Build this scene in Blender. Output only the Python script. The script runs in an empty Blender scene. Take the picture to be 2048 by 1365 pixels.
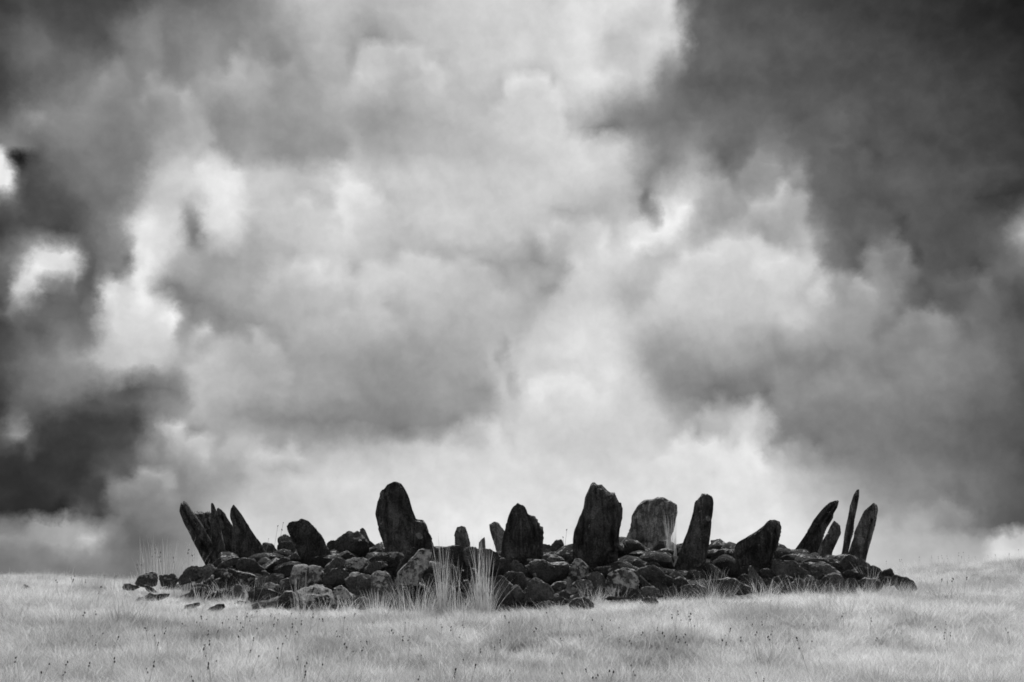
import bpy, math, random
import numpy as np
from mathutils import Vector
random.seed(7); rng = np.random.default_rng(7)
R = math.radians
scene = bpy.context.scene
COL = scene.collection

# ------------------------------------------------------------------ camera
EYE = 0.85
PITCH = math.atan((1160 - 682.5) / 1991.1)
cam_d = bpy.data.cameras.new('camera'); cam_d.lens = 35; cam_d.sensor_width = 36
cam_d.clip_start = 0.05; cam_d.clip_end = 8000
cam = bpy.data.objects.new('camera', cam_d); COL.objects.link(cam)
cam.location = (0, 0, EYE); cam.rotation_euler = (math.pi / 2 + PITCH, 0, 0)
scene.camera = cam
FPX = 2048 * 35 / 36
CA, SA = math.cos(PITCH), math.sin(PITCH)

def ray(px, py):
    u = (px - 1024) / FPX; v = (py - 682.5) / FPX
    return u, CA + v * SA, SA - v * CA
def at_depth(px, py, d):
    x, y, z = ray(px, py); k = d / y
    return x * k, d, EYE + z * k

# ------------------------------------------------------------------ world: cloudy sky
SUN_EL, SUN_AZ = R(56), R(8)       # high, ahead of the camera and a little to its right
ROWS = {
0:"0:70,60:85,120:75,250:72,340:95,380:100,430:105,480:130,520:155,560:180,620:200,700:195,740:190,800:198,900:205,1000:212,1100:210,1150:222,1250:228,1300:215,1335:205,1360:130,1400:90,1500:75,1600:70,1700:62,1800:56,1900:52,1980:42,2048:30",
80:"0:85,60:105,120:82,200:85,270:135,310:160,340:120,400:140,480:150,560:165,640:190,740:175,800:190,880:205,1000:210,1100:215,1180:225,1230:200,1260:205,1320:222,1365:190,1390:110,1450:90,1550:80,1620:78,1700:75,1800:66,1900:55,2000:42,2048:35",
160:"0:72,60:100,120:120,200:150,260:145,330:158,400:172,480:185,540:180,560:165,640:180,760:200,800:185,880:200,960:205,1040:215,1080:210,1130:218,1200:225,1240:210,1300:190,1330:130,1380:105,1450:95,1550:90,1650:88,1750:82,1850:72,1950:58,2048:42",
240:"0:100,30:140,60:150,100:160,170:165,220:145,260:140,340:165,380:175,420:170,440:145,500:160,600:165,700:180,750:170,820:185,900:200,1000:205,1080:215,1150:200,1200:170,1250:140,1280:120,1350:110,1420:115,1480:110,1530:105,1600:95,1690:110,1750:85,1850:75,1950:62,2048:55",
310:"0:190,15:150,25:80,60:85,120:120,200:140,270:140,300:170,360:190,420:195,450:170,500:175,560:165,620:165,690:165,720:185,800:180,900:195,1000:205,1080:210,1160:215,1230:210,1290:175,1320:140,1350:150,1390:170,1430:130,1480:120,1520:150,1560:150,1610:110,1680:100,1780:95,1880:80,1960:70,2048:70",
355:"0:245,18:235,35:130,60:90,120:110,200:125,270:140,310:190,360:210,410:225,450:235,490:215,540:205,600:195,660:210,700:235,750:205,800:205,900:205,1000:208,1100:210,1180:215,1240:200,1290:160,1340:180,1380:185,1420:160,1480:150,1540:165,1590:165,1630:110,1700:100,1800:95,1900:80,1980:85,2048:75",
400:"0:100,20:115,60:80,120:90,180:110,230:125,260:160,300:195,340:200,380:195,420:230,450:235,500:215,560:205,640:205,690:230,740:225,780:200,850:205,950:205,1050:210,1150:205,1250:195,1290:165,1310:200,1350:220,1400:190,1440:165,1500:180,1560:185,1610:165,1640:110,1720:95,1820:85,1920:75,1990:60,2048:60",
460:"0:70,40:80,80:85,130:80,180:110,230:160,270:220,300:230,350:215,385:170,430:215,460:215,500:190,560:200,640:210,690:225,730:210,800:205,900:208,1000:205,1100:200,1150:190,1200:205,1260:220,1300:225,1340:235,1380:200,1430:195,1500:195,1560:185,1620:190,1650:140,1700:105,1760:110,1840:85,1940:80,2000:95,2030:150,2048:170",
520:"0:110,30:140,70:200,110:225,150:210,175:120,220:130,250:150,290:235,330:220,370:190,420:170,480:175,560:195,640:212,720:208,800:200,900:195,1000:185,1080:170,1120:175,1150:205,1200:212,1250:215,1280:200,1350:205,1450:210,1550:210,1630:200,1660:130,1720:120,1760:150,1800:110,1860:90,1950:85,2020:110,2048:120",
580:"0:85,30:120,60:190,90:120,140:110,180:130,210:210,250:195,290:225,320:190,350:160,420:170,480:185,560:190,640:200,720:200,800:195,900:195,1000:195,1080:190,1130:210,1200:215,1240:195,1270:190,1330:205,1450:205,1550:200,1640:190,1680:165,1730:165,1780:150,1830:105,1900:95,1980:110,2048:80",
640:"0:80,40:100,90:100,150:120,190:180,230:220,290:220,340:215,370:165,410:180,450:165,520:180,600:190,700:190,800:185,900:190,960:195,1040:190,1100:205,1160:220,1230:225,1270:205,1320:195,1400:200,1500:195,1600:190,1680:165,1740:165,1790:140,1830:140,1870:150,1920:125,2000:105,2048:95",
720:"0:85,60:130,110:155,160:170,200:190,260:205,310:200,370:190,420:185,500:180,600:175,700:170,780:165,860:170,940:180,1000:195,1060:215,1130:220,1220:215,1270:195,1310:170,1400:165,1500:165,1560:155,1640:155,1700:160,1780:145,1850:150,1900:145,1980:125,2048:100",
780:"0:78,60:118,130:140,180:125,250:112,320:118,360:120,400:185,480:185,560:180,640:175,720:165,800:155,880:160,960:160,1010:200,1080:220,1150:220,1230:215,1280:195,1340:150,1400:135,1470:130,1520:140,1560:165,1640:150,1720:145,1800:145,1900:130,2000:105,2048:90",
840:"0:76,30:116,60:86,120:72,200:66,270:82,310:160,360:185,440:175,520:160,600:150,700:145,780:140,860:150,940:170,1000:205,1100:215,1180:212,1260:208,1330:195,1400:180,1440:185,1500:205,1535:175,1580:130,1660:130,1750:125,1850:115,1950:95,2048:80",
900:"0:66,50:70,90:62,160:60,240:76,290:135,340:175,420:185,480:195,550:200,620:195,700:195,760:200,850:212,950:215,1050:222,1150:215,1250:215,1330:215,1400:215,1470:218,1510:228,1560:175,1620:145,1700:135,1800:120,1900:105,2000:90,2048:75",
960:"0:50,80:48,160:56,210:95,270:135,330:150,370:155,420:165,470:175,520:205,600:212,700:215,800:222,900:222,1000:225,1100:225,1200:222,1300:222,1400:222,1480:228,1530:222,1580:205,1640:185,1700:170,1760:155,1820:145,1900:125,1980:105,2048:85",
1022:"0:48,60:48,110:54,160:62,200:86,240:118,330:140,390:150,440:190,480:205,560:210,650:215,750:220,850:224,950:228,1050:228,1250:226,1450:227,1540:226,1620:205,1700:188,1780:170,1850:160,1920:140,1980:112,2048:92",
1056:"0:150,60:150,110:158,160:160,210:140,270:118,330:140,390:150,440:200,480:212,560:212,650:215,750:220,850:225,950:230,1050:228,1150:228,1250:226,1350:228,1450:228,1540:226,1620:215,1700:195,1780:180,1850:170,1920:150,1980:120,2048:100",
1080:"0:150,60:158,120:170,190:168,240:120,300:115,350:130,420:175,500:215,600:220,700:222,800:225,900:228,1000:228,1200:228,1400:230,1500:228,1600:222,1700:205,1780:195,1880:180,1960:178,2000:225,2020:235,2048:215",
1130:"0:125,60:135,120:142,200:145,260:120,320:140,370:165,450:200,550:220,700:225,1000:228,1300:228,1500:225,1650:220,1750:200,1850:195,1950:195,2000:215,2048:215",
}
ys = sorted(ROWS)
xs = np.arange(0, 2049, 8.0); yq = np.arange(0, 1137, 8.0)
G0 = np.array([np.interp(xs, *zip(*[tuple(map(float, t.split(':'))) for t in ROWS[y].split(',')])) for y in ys])
G = np.array([np.interp(yq, ys, G0[:, k]) for k in range(len(xs))]).T
# heaped cloud heads: centre, radii, how much their lit upper edge stands out (inside brighter, outside darker)
HEADS = """1065,215,75,65,12 790,160,90,75,14 1480,600,190,125,14 1690,610,65,70,16 1775,560,60,80,22 1850,690,75,80,18 1930,600,60,60,10
620,600,120,80,10 860,620,150,120,10 560,470,110,70,8 350,920,80,75,18 285,1010,85,62,24 90,1100,130,58,22 205,1090,60,50,16 160,1040,28,22,16
1470,860,75,75,16 1400,930,90,60,12 1595,930,50,55,18 1880,1050,60,55,16 1800,1080,80,50,10 1130,830,90,90,8 950,890,70,50,12 560,930,60,40,10
330,250,90,90,12 520,170,80,70,10 230,190,60,60,10 1150,520,70,90,10 1320,480,70,60,8 1560,430,70,60,12 1420,400,50,50,10 720,420,60,60,8
430,380,60,60,8 250,640,90,70,10 1690,330,50,60,8 1530,370,50,60,10 700,700,140,80,6 480,760,110,90,10 1700,820,110,80,8""".split()
XG, YG = np.meshgrid(xs, yq)
for h_ in HEADS:
    hx, hy, ra, rb, am = map(float, h_.split(','))
    ang = np.arctan2(YG - hy, XG - hx)
    rr_ = np.hypot((XG - hx) / ra, (YG - hy) / rb) * (1 + .10 * np.sin(3 * ang + hx) + .07 * np.sin(7 * ang + hy) + .04 * np.sin(13 * ang + hx))
    upw = np.clip(.35 - np.sin(ang), 0, 1.2)
    G += am * upw * np.where(rr_ < 1, np.exp(-((1 - rr_) / .42) ** 2) , -.9 * np.exp(-((rr_ - 1) / .30) ** 2) ) * np.clip(abs(1 - rr_) / .10, 0, 1)
# torn edges, bright gaps and dark wisps: path | half width | change
WISPS = '''15,625 50,590 75,548 100,515 150,522|17|38 0,300 40,278 62,284|11|55 0,345 12,362|18|75 1268,497 1320,462 1372,412|13|34
1350,20 1362,100 1335,175|18|14 15,872 45,852|15|55 40,870 78,902|6|35 0,318 25,318 65,300|10|-24 195,560 165,690|24|-28 330,590 365,600 425,630|20|-26
238,548 262,530|11|-42 1135,545 1085,578|14|-16 1290,400 1308,445|9|-32 1140,246 1235,258|12|-30 285,470 290,545 225,590|22|16 385,430 395,480|13|-30
1655,500 1640,420 1600,350|16|12 1005,690 1030,780|10|-18 60,640 100,700|16|-14 335,625 345,640|14|28 405,665 425,650|13|26 190,790 310,760|16|-22
1500,880 1530,940|11|16 1535,820 1520,780|10|-20 1445,310 1470,350|14|-16 70,230 30,260|12|20 310,870 330,905|12|-18 520,925 600,935|12|-12'''.split()
_w = ' '.join(WISPS)
import re as _re
for path, wd_, dv in _re.findall(r'([\d,\- ]+)\|(\d+)\|(-?\d+)', _w):
    pp = [tuple(map(float, q_.split(','))) for q_ in path.split()]
    best = np.full(XG.shape, 1e9)
    for (ax_, ay_), (bx_, by_) in zip(pp[:-1], pp[1:]):
        ex, ey = bx_ - ax_, by_ - ay_; tt = np.clip(((XG - ax_) * ex + (YG - ay_) * ey) / (ex * ex + ey * ey), 0, 1)
        best = np.minimum(best, np.hypot(XG - ax_ - tt * ex, YG - ay_ - tt * ey))
    G += float(dv) * np.exp(-(best / float(wd_)) ** 2)
def _blur(a, k):
    ker = np.hanning(2 * k + 3); ker /= ker.sum()
    a = np.apply_along_axis(lambda r_: np.convolve(np.pad(r_, k + 1, mode='edge'), ker, mode='valid'), 1, a)
    return np.apply_along_axis(lambda r_: np.convolve(np.pad(r_, k + 1, mode='edge'), ker, mode='valid'), 0, a)
G = G + .30 * (G - _blur(G, 7)) + .12 * (G - _blur(G, 16))
G = G - 14 * np.exp(-((G - 162) / 32) ** 2)          # grey undersides
G = G * (1 - .06 * np.clip(1 - XG / 240, 0, 1))
G = np.clip(G, 16, 240)
def cloud_level(az, el):
    """brightness of the cloud cover towards a compass bearing and a height above the horizon"""
    dx, dy, dz = math.sin(az) * math.cos(el), math.cos(az) * math.cos(el), math.sin(el)
    f = dy * CA + dz * SA; up = -dy * SA + dz * CA
    px = 1024 + FPX * dx / f; py = 682.5 - FPX * up / f
    px = min(max(px, 0), 2047.9) / 8; py = min(max(py, 0), 1127.9) / 8
    a, b_ = int(px), int(py); u, v = px - a, py - b_
    return float((G[b_, a] * (1 - u) + G[b_, a + 1] * u) * (1 - v) + (G[b_ + 1, a] * (1 - u) + G[b_ + 1, a + 1] * u) * v) / 255
world = bpy.data.worlds.new("World"); scene.world = world; world.use_nodes = True
NT = world.node_tree; NT.nodes.clear()
def nd(t, kind, **kw):
    n = t.nodes.new(kind)
    for k, v in kw.items(): setattr(n, k, v)
    return n
def math_n(t, op, a, b=None, c=None, clamp=False):
    n = t.nodes.new('ShaderNodeMath'); n.operation = op; n.use_clamp = clamp
    for i, v in enumerate((a, b, c)):
        if v is None: continue
        if isinstance(v, (int, float)): n.inputs[i].default_value = v
        else: t.links.new(v, n.inputs[i])
    return n.outputs[0]
def vmath(t, op, a, b=None, s=None):
    n = t.nodes.new('ShaderNodeVectorMath'); n.operation = op
    for i, v in enumerate((a, b)):
        if v is None: continue
        if isinstance(v, (tuple, list)): n.inputs[i].default_value = v
        else: t.links.new(v, n.inputs[i])
    if s is not None: n.inputs['Scale'].default_value = s
    return n.outputs[0]
def noise_n(t, vec, scale, detail=6, rough=.55, dist=0.0, color=False):
    n = nd(t, 'ShaderNodeTexNoise'); n.inputs['Scale'].default_value = scale
    n.inputs['Detail'].default_value = detail; n.inputs['Roughness'].default_value = rough
    n.inputs['Distortion'].default_value = dist
    if vec is not None: t.links.new(vec, n.inputs['Vector'])
    return n.outputs['Color' if color else 'Fac']
def maprange(t, v, a, b, c, d, smooth=False):
    n = nd(t, 'ShaderNodeMapRange'); n.interpolation_type = 'SMOOTHSTEP' if smooth else 'LINEAR'
    t.links.new(v, n.inputs['Value'])
    for k, x in zip(('From Min', 'From Max', 'To Min', 'To Max'), (a, b, c, d)):
        if isinstance(x, (int, float)): n.inputs[k].default_value = x
        else: t.links.new(x, n.inputs[k])
    return n.outputs['Result']
tc = nd(NT, 'ShaderNodeTexCoord').outputs['Generated']
# billowing displacement of the cloud masses
w1 = vmath(NT, 'SUBTRACT', noise_n(NT, tc, 12, 3, .5, color=True), (.5, .5, .5))
w2 = vmath(NT, 'SUBTRACT', noise_n(NT, tc, 38, 6, .62, color=True), (.5, .5, .5))
wd = vmath(NT, 'ADD', tc, vmath(NT, 'ADD', vmath(NT, 'SCALE', w1, s=.018), vmath(NT, 'SCALE', w2, s=.026)))
wd = vmath(NT, 'NORMALIZE', wd)
sx = nd(NT, 'ShaderNodeSeparateXYZ'); NT.links.new(wd, sx.inputs[0])
az = math_n(NT, 'ARCTAN2', sx.outputs['X'], sx.outputs['Y'])
el = math_n(NT, 'ARCSINE', sx.outputs['Z'])
AZ0 = R(31.0); NB = 13; els = np.linspace(R(-.6), R(33.5), NB * 4); dE = float(els[1] - els[0]); SEG = 4
def cloud_band(i):
    """four belts of the cloud cover: brightness along the compass, weighted by height above the horizon"""
    g = bpy.data.node_groups.new('cloud_band', 'ShaderNodeTree')
    for nm in ('az', 'el', 'sum'): g.interface.new_socket(nm, in_out='INPUT', socket_type='NodeSocketFloat')
    g.interface.new_socket('sum', in_out='OUTPUT', socket_type='NodeSocketFloat')
    gi = g.nodes.new('NodeGroupInput'); go = g.nodes.new('NodeGroupOutput')
    a_in, e_in, s_in = gi.outputs[0], gi.outputs[1], gi.outputs[2]
    ee = els[4 * i:4 * i + 4]; col = alp = None; seq = s_in
    for h in range(SEG):
        a0, a1 = -AZ0 + h * AZ0 * 2 / SEG, -AZ0 + (h + 1) * AZ0 * 2 / SEG
        rp = nd(g, 'ShaderNodeValToRGB'); cr = rp.color_ramp; cr.interpolation = 'CARDINAL'
        N = 32
        while len(cr.elements) < N: cr.elements.new(.5)
        for k in range(N): cr.elements[k].position = k / (N - 1)
        for k in range(N): cr.elements[k].color = [cloud_level(a0 + (a1 - a0) * k / (N - 1), float(e)) for e in ee]
        g.links.new(math_n(g, 'MULTIPLY_ADD', seq, 1e-7, maprange(g, a_in, a0, a1, 0, 1)), rp.inputs[0])
        if col is None: col, alp = rp.outputs[0], rp.outputs[1]
        else:
            gt_ = math_n(g, 'GREATER_THAN', a_in, a0)
            m_ = nd(g, 'ShaderNodeMix'); m_.data_type = 'RGBA'; g.links.new(gt_, m_.inputs['Factor'])
            g.links.new(col, m_.inputs[6]); g.links.new(rp.outputs[0], m_.inputs[7]); col = m_.outputs[2]
            m_ = nd(g, 'ShaderNodeMix'); g.links.new(gt_, m_.inputs['Factor'])
            g.links.new(alp, m_.inputs[2]); g.links.new(rp.outputs[1], m_.inputs[3]); alp = m_.outputs[0]
        seq = alp
    ws = []
    for q in range(4):
        d = math_n(g, 'SUBTRACT', e_in, float(ee[q]))
        if i == 0 and q == 0: d = math_n(g, 'MAXIMUM', d, 0)
        if i == NB - 1 and q == 3: d = math_n(g, 'MINIMUM', d, 0)
        ws.append(math_n(g, 'SUBTRACT', 1.0, math_n(g, 'DIVIDE', math_n(g, 'ABSOLUTE', d), dE), clamp=True))
    cv = nd(g, 'ShaderNodeCombineXYZ')
    for q in range(3): g.links.new(ws[q], cv.inputs[q])
    dt = nd(g, 'ShaderNodeVectorMath', operation='DOT_PRODUCT'); g.links.new(col, dt.inputs[0]); g.links.new(cv.outputs[0], dt.inputs[1])
    g.links.new(math_n(g, 'ADD', s_in, math_n(g, 'MULTIPLY_ADD', alp, ws[3], dt.outputs['Value'])), go.inputs[0])
    return g
# past the mapped belt the clouds turn back on themselves while they give way to the general cover
aa = math_n(NT, 'ABSOLUTE', az)
az_m = math_n(NT, 'MULTIPLY', math_n(NT, 'SUBTRACT', AZ0, math_n(NT, 'ABSOLUTE', math_n(NT, 'SUBTRACT', AZ0, aa))), math_n(NT, 'SIGN', az))
el_m = math_n(NT, 'SUBTRACT', float(els[-1]), math_n(NT, 'ABSOLUTE', math_n(NT, 'SUBTRACT', float(els[-1]), el)))
bands = [cloud_band(i) for i in range(NB)]
zero = nd(NT, 'ShaderNodeValue'); zero.outputs[0].default_value = 0.0
tot = zero.outputs[0]
for g in bands:
    gn = nd(NT, 'ShaderNodeGroup'); gn.node_tree = g
    NT.links.new(az_m, gn.inputs[0]); NT.links.new(el_m, gn.inputs[1]); NT.links.new(tot, gn.inputs[2]); tot = gn.outputs[0]
# beyond the part of the sky in view the same broken cloud goes on
sg = nd(NT, 'ShaderNodeSeparateXYZ'); NT.links.new(tc, sg.inputs[0])
gen = maprange(NT, noise_n(NT, tc, 2.6, 8, .55, .4), .3, .72, .30, .88, True)
aabs = math_n(NT, 'ABSOLUTE', az)
out_w = math_n(NT, 'MAXIMUM', maprange(NT, aabs, R(29.6), R(34.5), 0, 1, True), maprange(NT, el, R(32.4), R(38), 0, 1, True))
mixv = nd(NT, 'ShaderNodeMix'); NT.links.new(out_w, mixv.inputs['Factor'])
NT.links.new(tot, mixv.inputs[2]); NT.links.new(gen, mixv.inputs[3])
lev = mixv.outputs[0]
# relief of the cloud: each billow brighter on the side turned up to the sun
tw = vmath(NT, 'ADD', tc, vmath(NT, 'SCALE', w2, s=.016))
def relief(scale, step, detail, rough):
    return math_n(NT, 'SUBTRACT', noise_n(NT, tw, scale, detail, rough), noise_n(NT, vmath(NT, 'ADD', tw, (step * .35, -step * .1, step)), scale, detail, rough))
det = math_n(NT, 'SUBTRACT', noise_n(NT, tw, 10, 7, .55), .5)
lev = math_n(NT, 'ADD', lev, math_n(NT, 'MULTIPLY', det, .11))
lev = math_n(NT, 'ADD', lev, math_n(NT, 'MULTIPLY', relief(9, .030, 4, .5), .20))
lev = math_n(NT, 'ADD', lev, math_n(NT, 'MULTIPLY', relief(26, .010, 5, .58), .11))
fine = math_n(NT, 'SUBTRACT', noise_n(NT, tw, 46, 7, .64), .5)
lev = math_n(NT, 'ADD', lev, math_n(NT, 'MULTIPLY', fine, math_n(NT, 'MULTIPLY', lev, .10)))
lev = math_n(NT, 'MINIMUM', math_n(NT, 'MAXIMUM', math_n(NT, 'MULTIPLY', lev, .985), .06), .97)
lin = math_n(NT, 'POWER', lev, 2.2)
bg = nd(NT, 'ShaderNodeBackground'); bg.inputs['Strength'].default_value = .84
NT.links.new(lin, bg.inputs['Color'])
sky = nd(NT, 'ShaderNodeTexSky'); sky.sky_type = 'NISHITA'; sky.sun_disc = False
sky.sun_elevation = SUN_EL; sky.sun_rotation = SUN_AZ
hs = nd(NT, 'ShaderNodeRGBToBW'); NT.links.new(sky.outputs[0], hs.inputs[0])
bg2 = nd(NT, 'ShaderNodeBackground'); bg2.inputs['Strength'].default_value = .05
NT.links.new(hs.outputs[0], bg2.inputs['Color'])
ms = nd(NT, 'ShaderNodeMixShader'); ms.inputs[0].default_value = .98
NT.links.new(bg2.outputs[0], ms.inputs[1]); NT.links.new(bg.outputs[0], ms.inputs[2])
wo = nd(NT, 'ShaderNodeOutputWorld'); NT.links.new(ms.outputs[0], wo.inputs[0])

# ------------------------------------------------------------------ sun, exposure
sd = bpy.data.lights.new('sun', 'SUN'); sd.energy = 3.8; sd.angle = R(9); sd.color = (1, 1, 1)
sun = bpy.data.objects.new('sun', sd); COL.objects.link(sun)
sdir = Vector((math.sin(SUN_AZ) * math.cos(SUN_EL), math.cos(SUN_AZ) * math.cos(SUN_EL), math.sin(SUN_EL)))
sun.rotation_euler = sdir.to_track_quat('Z', 'Y').to_euler()
vs = scene.view_settings
vs.view_transform = 'Standard'; vs.look = 'None'; vs.exposure = 0.25; vs.gamma = 1.0; vs.use_curve_mapping = False
scene.cycles.filter_width = 1.7
scene.cycles.max_bounces = 12; scene.cycles.diffuse_bounces = 8; scene.cycles.transmission_bounces = 8; scene.cycles.transparent_max_bounces = 4

# ------------------------------------------------------------------ helpers
def tag(o, label=None, cat=None, group=None, kind=None):
    if label: o['label'] = label
    if cat: o['category'] = cat
    if group: o['group'] = group
    if kind: o['kind'] = kind
    return o
def sstep(a, b, v):
    t = np.clip((np.asarray(v, float) - a) / (b - a), 0, 1); return t * t * (3 - 2 * t)
def _hash(ix, iy, iz, s):
    h = (ix * 374761393 + iy * 668265263 + iz * 2147483647 + s * 974711) & 0xFFFFFFFF
    h = ((h ^ (h >> 13)) * 1274126177) & 0xFFFFFFFF
    h = ((h ^ (h >> 16)) * 2246822519) & 0xFFFFFFFF
    return ((h ^ (h >> 15)) & 0xFFFFFF) / float(0xFFFFFF)
def vnoise(p, s=0):
    p = np.asarray(p, float); i = np.floor(p).astype(np.int64); f = p - i; f = f * f * (3 - 2 * f)
    o = 0
    for dx in (0, 1):
        for dy in (0, 1):
            for dz in (0, 1):
                w = (f[:, 0] if dx else 1 - f[:, 0]) * (f[:, 1] if dy else 1 - f[:, 1]) * (f[:, 2] if dz else 1 - f[:, 2])
                o = o + w * _hash(i[:, 0] + dx, i[:, 1] + dy, i[:, 2] + dz, s)
    return o * 2 - 1
def fbm(p, oct=4, s=0):
    o = 0; a = 1.0
    for k in range(oct):
        o = o + a * vnoise(p * 2 ** k + 17.3 * k, s + k); a *= .5
    return o
def voro(p, s=0):
    i = np.floor(p).astype(np.int64)
    f1 = np.full(len(p), 9.); f2 = np.full(len(p), 9.)
    for dx in (-1, 0, 1):
        for dy in (-1, 0, 1):
            for dz in (-1, 0, 1):
                c = i + (dx, dy, dz)
                q = np.stack([c[:, k] + _hash(c[:, 0], c[:, 1], c[:, 2], s + 11 * k) for k in range(3)], 1)
                d = np.linalg.norm(p - q, axis=1)
                f2 = np.where(d < f1, f1, np.minimum(f2, d)); f1 = np.minimum(f1, d)
    return f1, f2
def mesh_obj(name, verts, faces, mat, parent=None, smooth=True):
    me = bpy.data.meshes.new(name); me.from_pydata([tuple(v) for v in verts], [], faces)
    if mat is not None: me.materials.append(mat)
    if smooth: me.polygons.foreach_set('use_smooth', [True] * len(me.polygons))
    o = bpy.data.objects.new(name, me); COL.objects.link(o)
    if parent: o.parent = parent
    return o

# ------------------------------------------------------------------ materials
def new_mat(name):
    m = bpy.data.materials.new(name); m.use_nodes = True
    t = m.node_tree; t.nodes.clear()
    out = nd(t, 'ShaderNodeOutputMaterial')
    return m, t, out
def grey(t, v):
    c = nd(t, 'ShaderNodeCombineColor')
    for k in range(3): t.links.new(v, c.inputs[k])
    return c.outputs[0]
def rock_material():
    m, t, out = new_mat('weathered_stone')
    b = nd(t, 'ShaderNodeBsdfPrincipled'); b.inputs['Roughness'].default_value = .92
    b.inputs['Specular IOR Level'].default_value = .18
    oc = nd(t, 'ShaderNodeTexCoord').outputs['Object']
    oi = nd(t, 'ShaderNodeObjectInfo').outputs['Random']
    cx = nd(t, 'ShaderNodeCombineXYZ')
    for k in range(3): t.links.new(math_n(t, 'MULTIPLY', oi, (37., 53., 71.)[k]), cx.inputs[k])
    p = vmath(t, 'ADD', oc, cx.outputs[0])
    def attr(n):
        a = nd(t, 'ShaderNodeAttribute'); a.attribute_type = 'OBJECT'; a.attribute_name = n
        return a.outputs['Fac']
    tone, lich = attr('tone'), attr('lichen')
    base = maprange(t, noise_n(t, p, 7, 8, .62, .3), .32, .70, .022, .100)
    base = math_n(t, 'MULTIPLY', base, tone)
    grain = maprange(t, noise_n(t, p, 70, 4, .7), .32, .68, .45, 1.6)
    base = math_n(t, 'MULTIPLY', base, grain)
    # upright slabs split along their bedding: long dark seams
    st = noise_n(t, vmath(t, 'MULTIPLY', p, (15, 15, 2.2)), 1.0, 6, .6, .6)
    seam = math_n(t, 'MULTIPLY', maprange(t, math_n(t, 'ABSOLUTE', math_n(t, 'SUBTRACT', st, .5)), 0, .05, 1, 0, True), attr('bedded'))
    base = math_n(t, 'MULTIPLY', base, math_n(t, 'SUBTRACT', 1.0, math_n(t, 'MULTIPLY', seam, .30)))
    base = math_n(t, 'MULTIPLY', base, maprange(t, noise_n(t, p, 3.2, 3, .5), .35, .65, .7, 1.35))
    geo = nd(t, 'ShaderNodeNewGeometry'); sz = nd(t, 'ShaderNodeSeparateXYZ'); t.links.new(geo.outputs['Normal'], sz.inputs[0])
    # crustose lichen: rounded blotches with broken edges, commonest on upper faces
    up = math_n(t, 'MULTIPLY', maprange(t, sz.outputs['Z'], -.3, .9, -.06, .13), 1.0)
    n1 = noise_n(t, p, 11, 7, .6, .5); n2 = noise_n(t, p, 34, 5, .65, .8)
    vor = nd(t, 'ShaderNodeTexVoronoi'); vor.inputs['Scale'].default_value = 13
    pw = vmath(t, 'ADD', p, vmath(t, 'SCALE', noise_n(t, p, 20, 4, .6, color=True), s=.06))
    t.links.new(pw, vor.inputs['Vector'])
    sel = nd(t, 'ShaderNodeSeparateColor'); t.links.new(vor.outputs['Color'], sel.inputs[0])
    disc = math_n(t, 'MULTIPLY', maprange(t, vor.outputs['Distance'], .30, .42, 1, 0, True),
                  math_n(t, 'LESS_THAN', sel.outputs[0], math_n(t, 'MULTIPLY', math_n(t, 'SUBTRACT', lich, .35), .75)))
    fld = math_n(t, 'ADD', math_n(t, 'ADD', math_n(t, 'MULTIPLY', n1, .6), math_n(t, 'MULTIPLY', n2, .4)), up)
    thr = math_n(t, 'SUBTRACT', .70, math_n(t, 'MULTIPLY', lich, .25))
    crust = maprange(t, fld, thr, math_n(t, 'ADD', thr, .06), 0, 1, True)
    mask = math_n(t, 'MAXIMUM', math_n(t, 'MULTIPLY', disc, .7), crust, clamp=True)
    mask = math_n(t, 'MULTIPLY', mask, maprange(t, n2, .30, .55, .25, 1))
    lc = maprange(t, noise_n(t, p, 45, 4, .7), .3, .7, .26, .68)
    mx = nd(t, 'ShaderNodeMix'); t.links.new(mask, mx.inputs['Factor'])
    t.links.new(base, mx.inputs[2]); t.links.new(lc, mx.inputs[3])
    t.links.new(grey(t, mx.outputs[0]), b.inputs['Base Color'])
    h = math_n(t, 'ADD', math_n(t, 'MULTIPLY', noise_n(t, p, 28, 8, .68, .3), 1.0), math_n(t, 'MULTIPLY', mask, .12))
    h = math_n(t, 'SUBTRACT', h, math_n(t, 'MULTIPLY', seam, .5))
    bu = nd(t, 'ShaderNodeBump'); bu.inputs['Strength'].default_value = 1.0; bu.inputs['Distance'].default_value = .05
    t.links.new(h, bu.inputs['Height']); t.links.new(bu.outputs[0], b.inputs['Normal'])
    t.links.new(b.outputs[0], out.inputs[0])
    return m
ROCK = rock_material()
def grass_material(name, lo, hi, inst=True, trans=.45):
    m, t, out = new_mat(name)
    a = nd(t, 'ShaderNodeAttribute'); a.attribute_name = 'blade'; a.attribute_type = 'GEOMETRY'
    v = maprange(t, a.outputs['Fac'], 0, 1, lo, hi)
    if inst:
        i = nd(t, 'ShaderNodeAttribute'); i.attribute_name = 'tone'; i.attribute_type = 'INSTANCER'
        v = math_n(t, 'MULTIPLY', v, i.outputs['Fac'])
    c = grey(t, v)
    d = nd(t, 'ShaderNodeBsdfDiffuse'); tr = nd(t, 'ShaderNodeBsdfTranslucent')
    t.links.new(c, d.inputs[0]); t.links.new(c, tr.inputs[0])
    mx = nd(t, 'ShaderNodeMixShader'); mx.inputs[0].default_value = trans
    t.links.new(d.outputs[0], mx.inputs[1]); t.links.new(tr.outputs[0], mx.inputs[2])
    t.links.new(mx.outputs[0], out.inputs[0])
    return m
GRASS = grass_material('pale_moor_grass', .56, .98)
RUSH = grass_material('pale_rush', .45, .80, inst=False)
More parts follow.
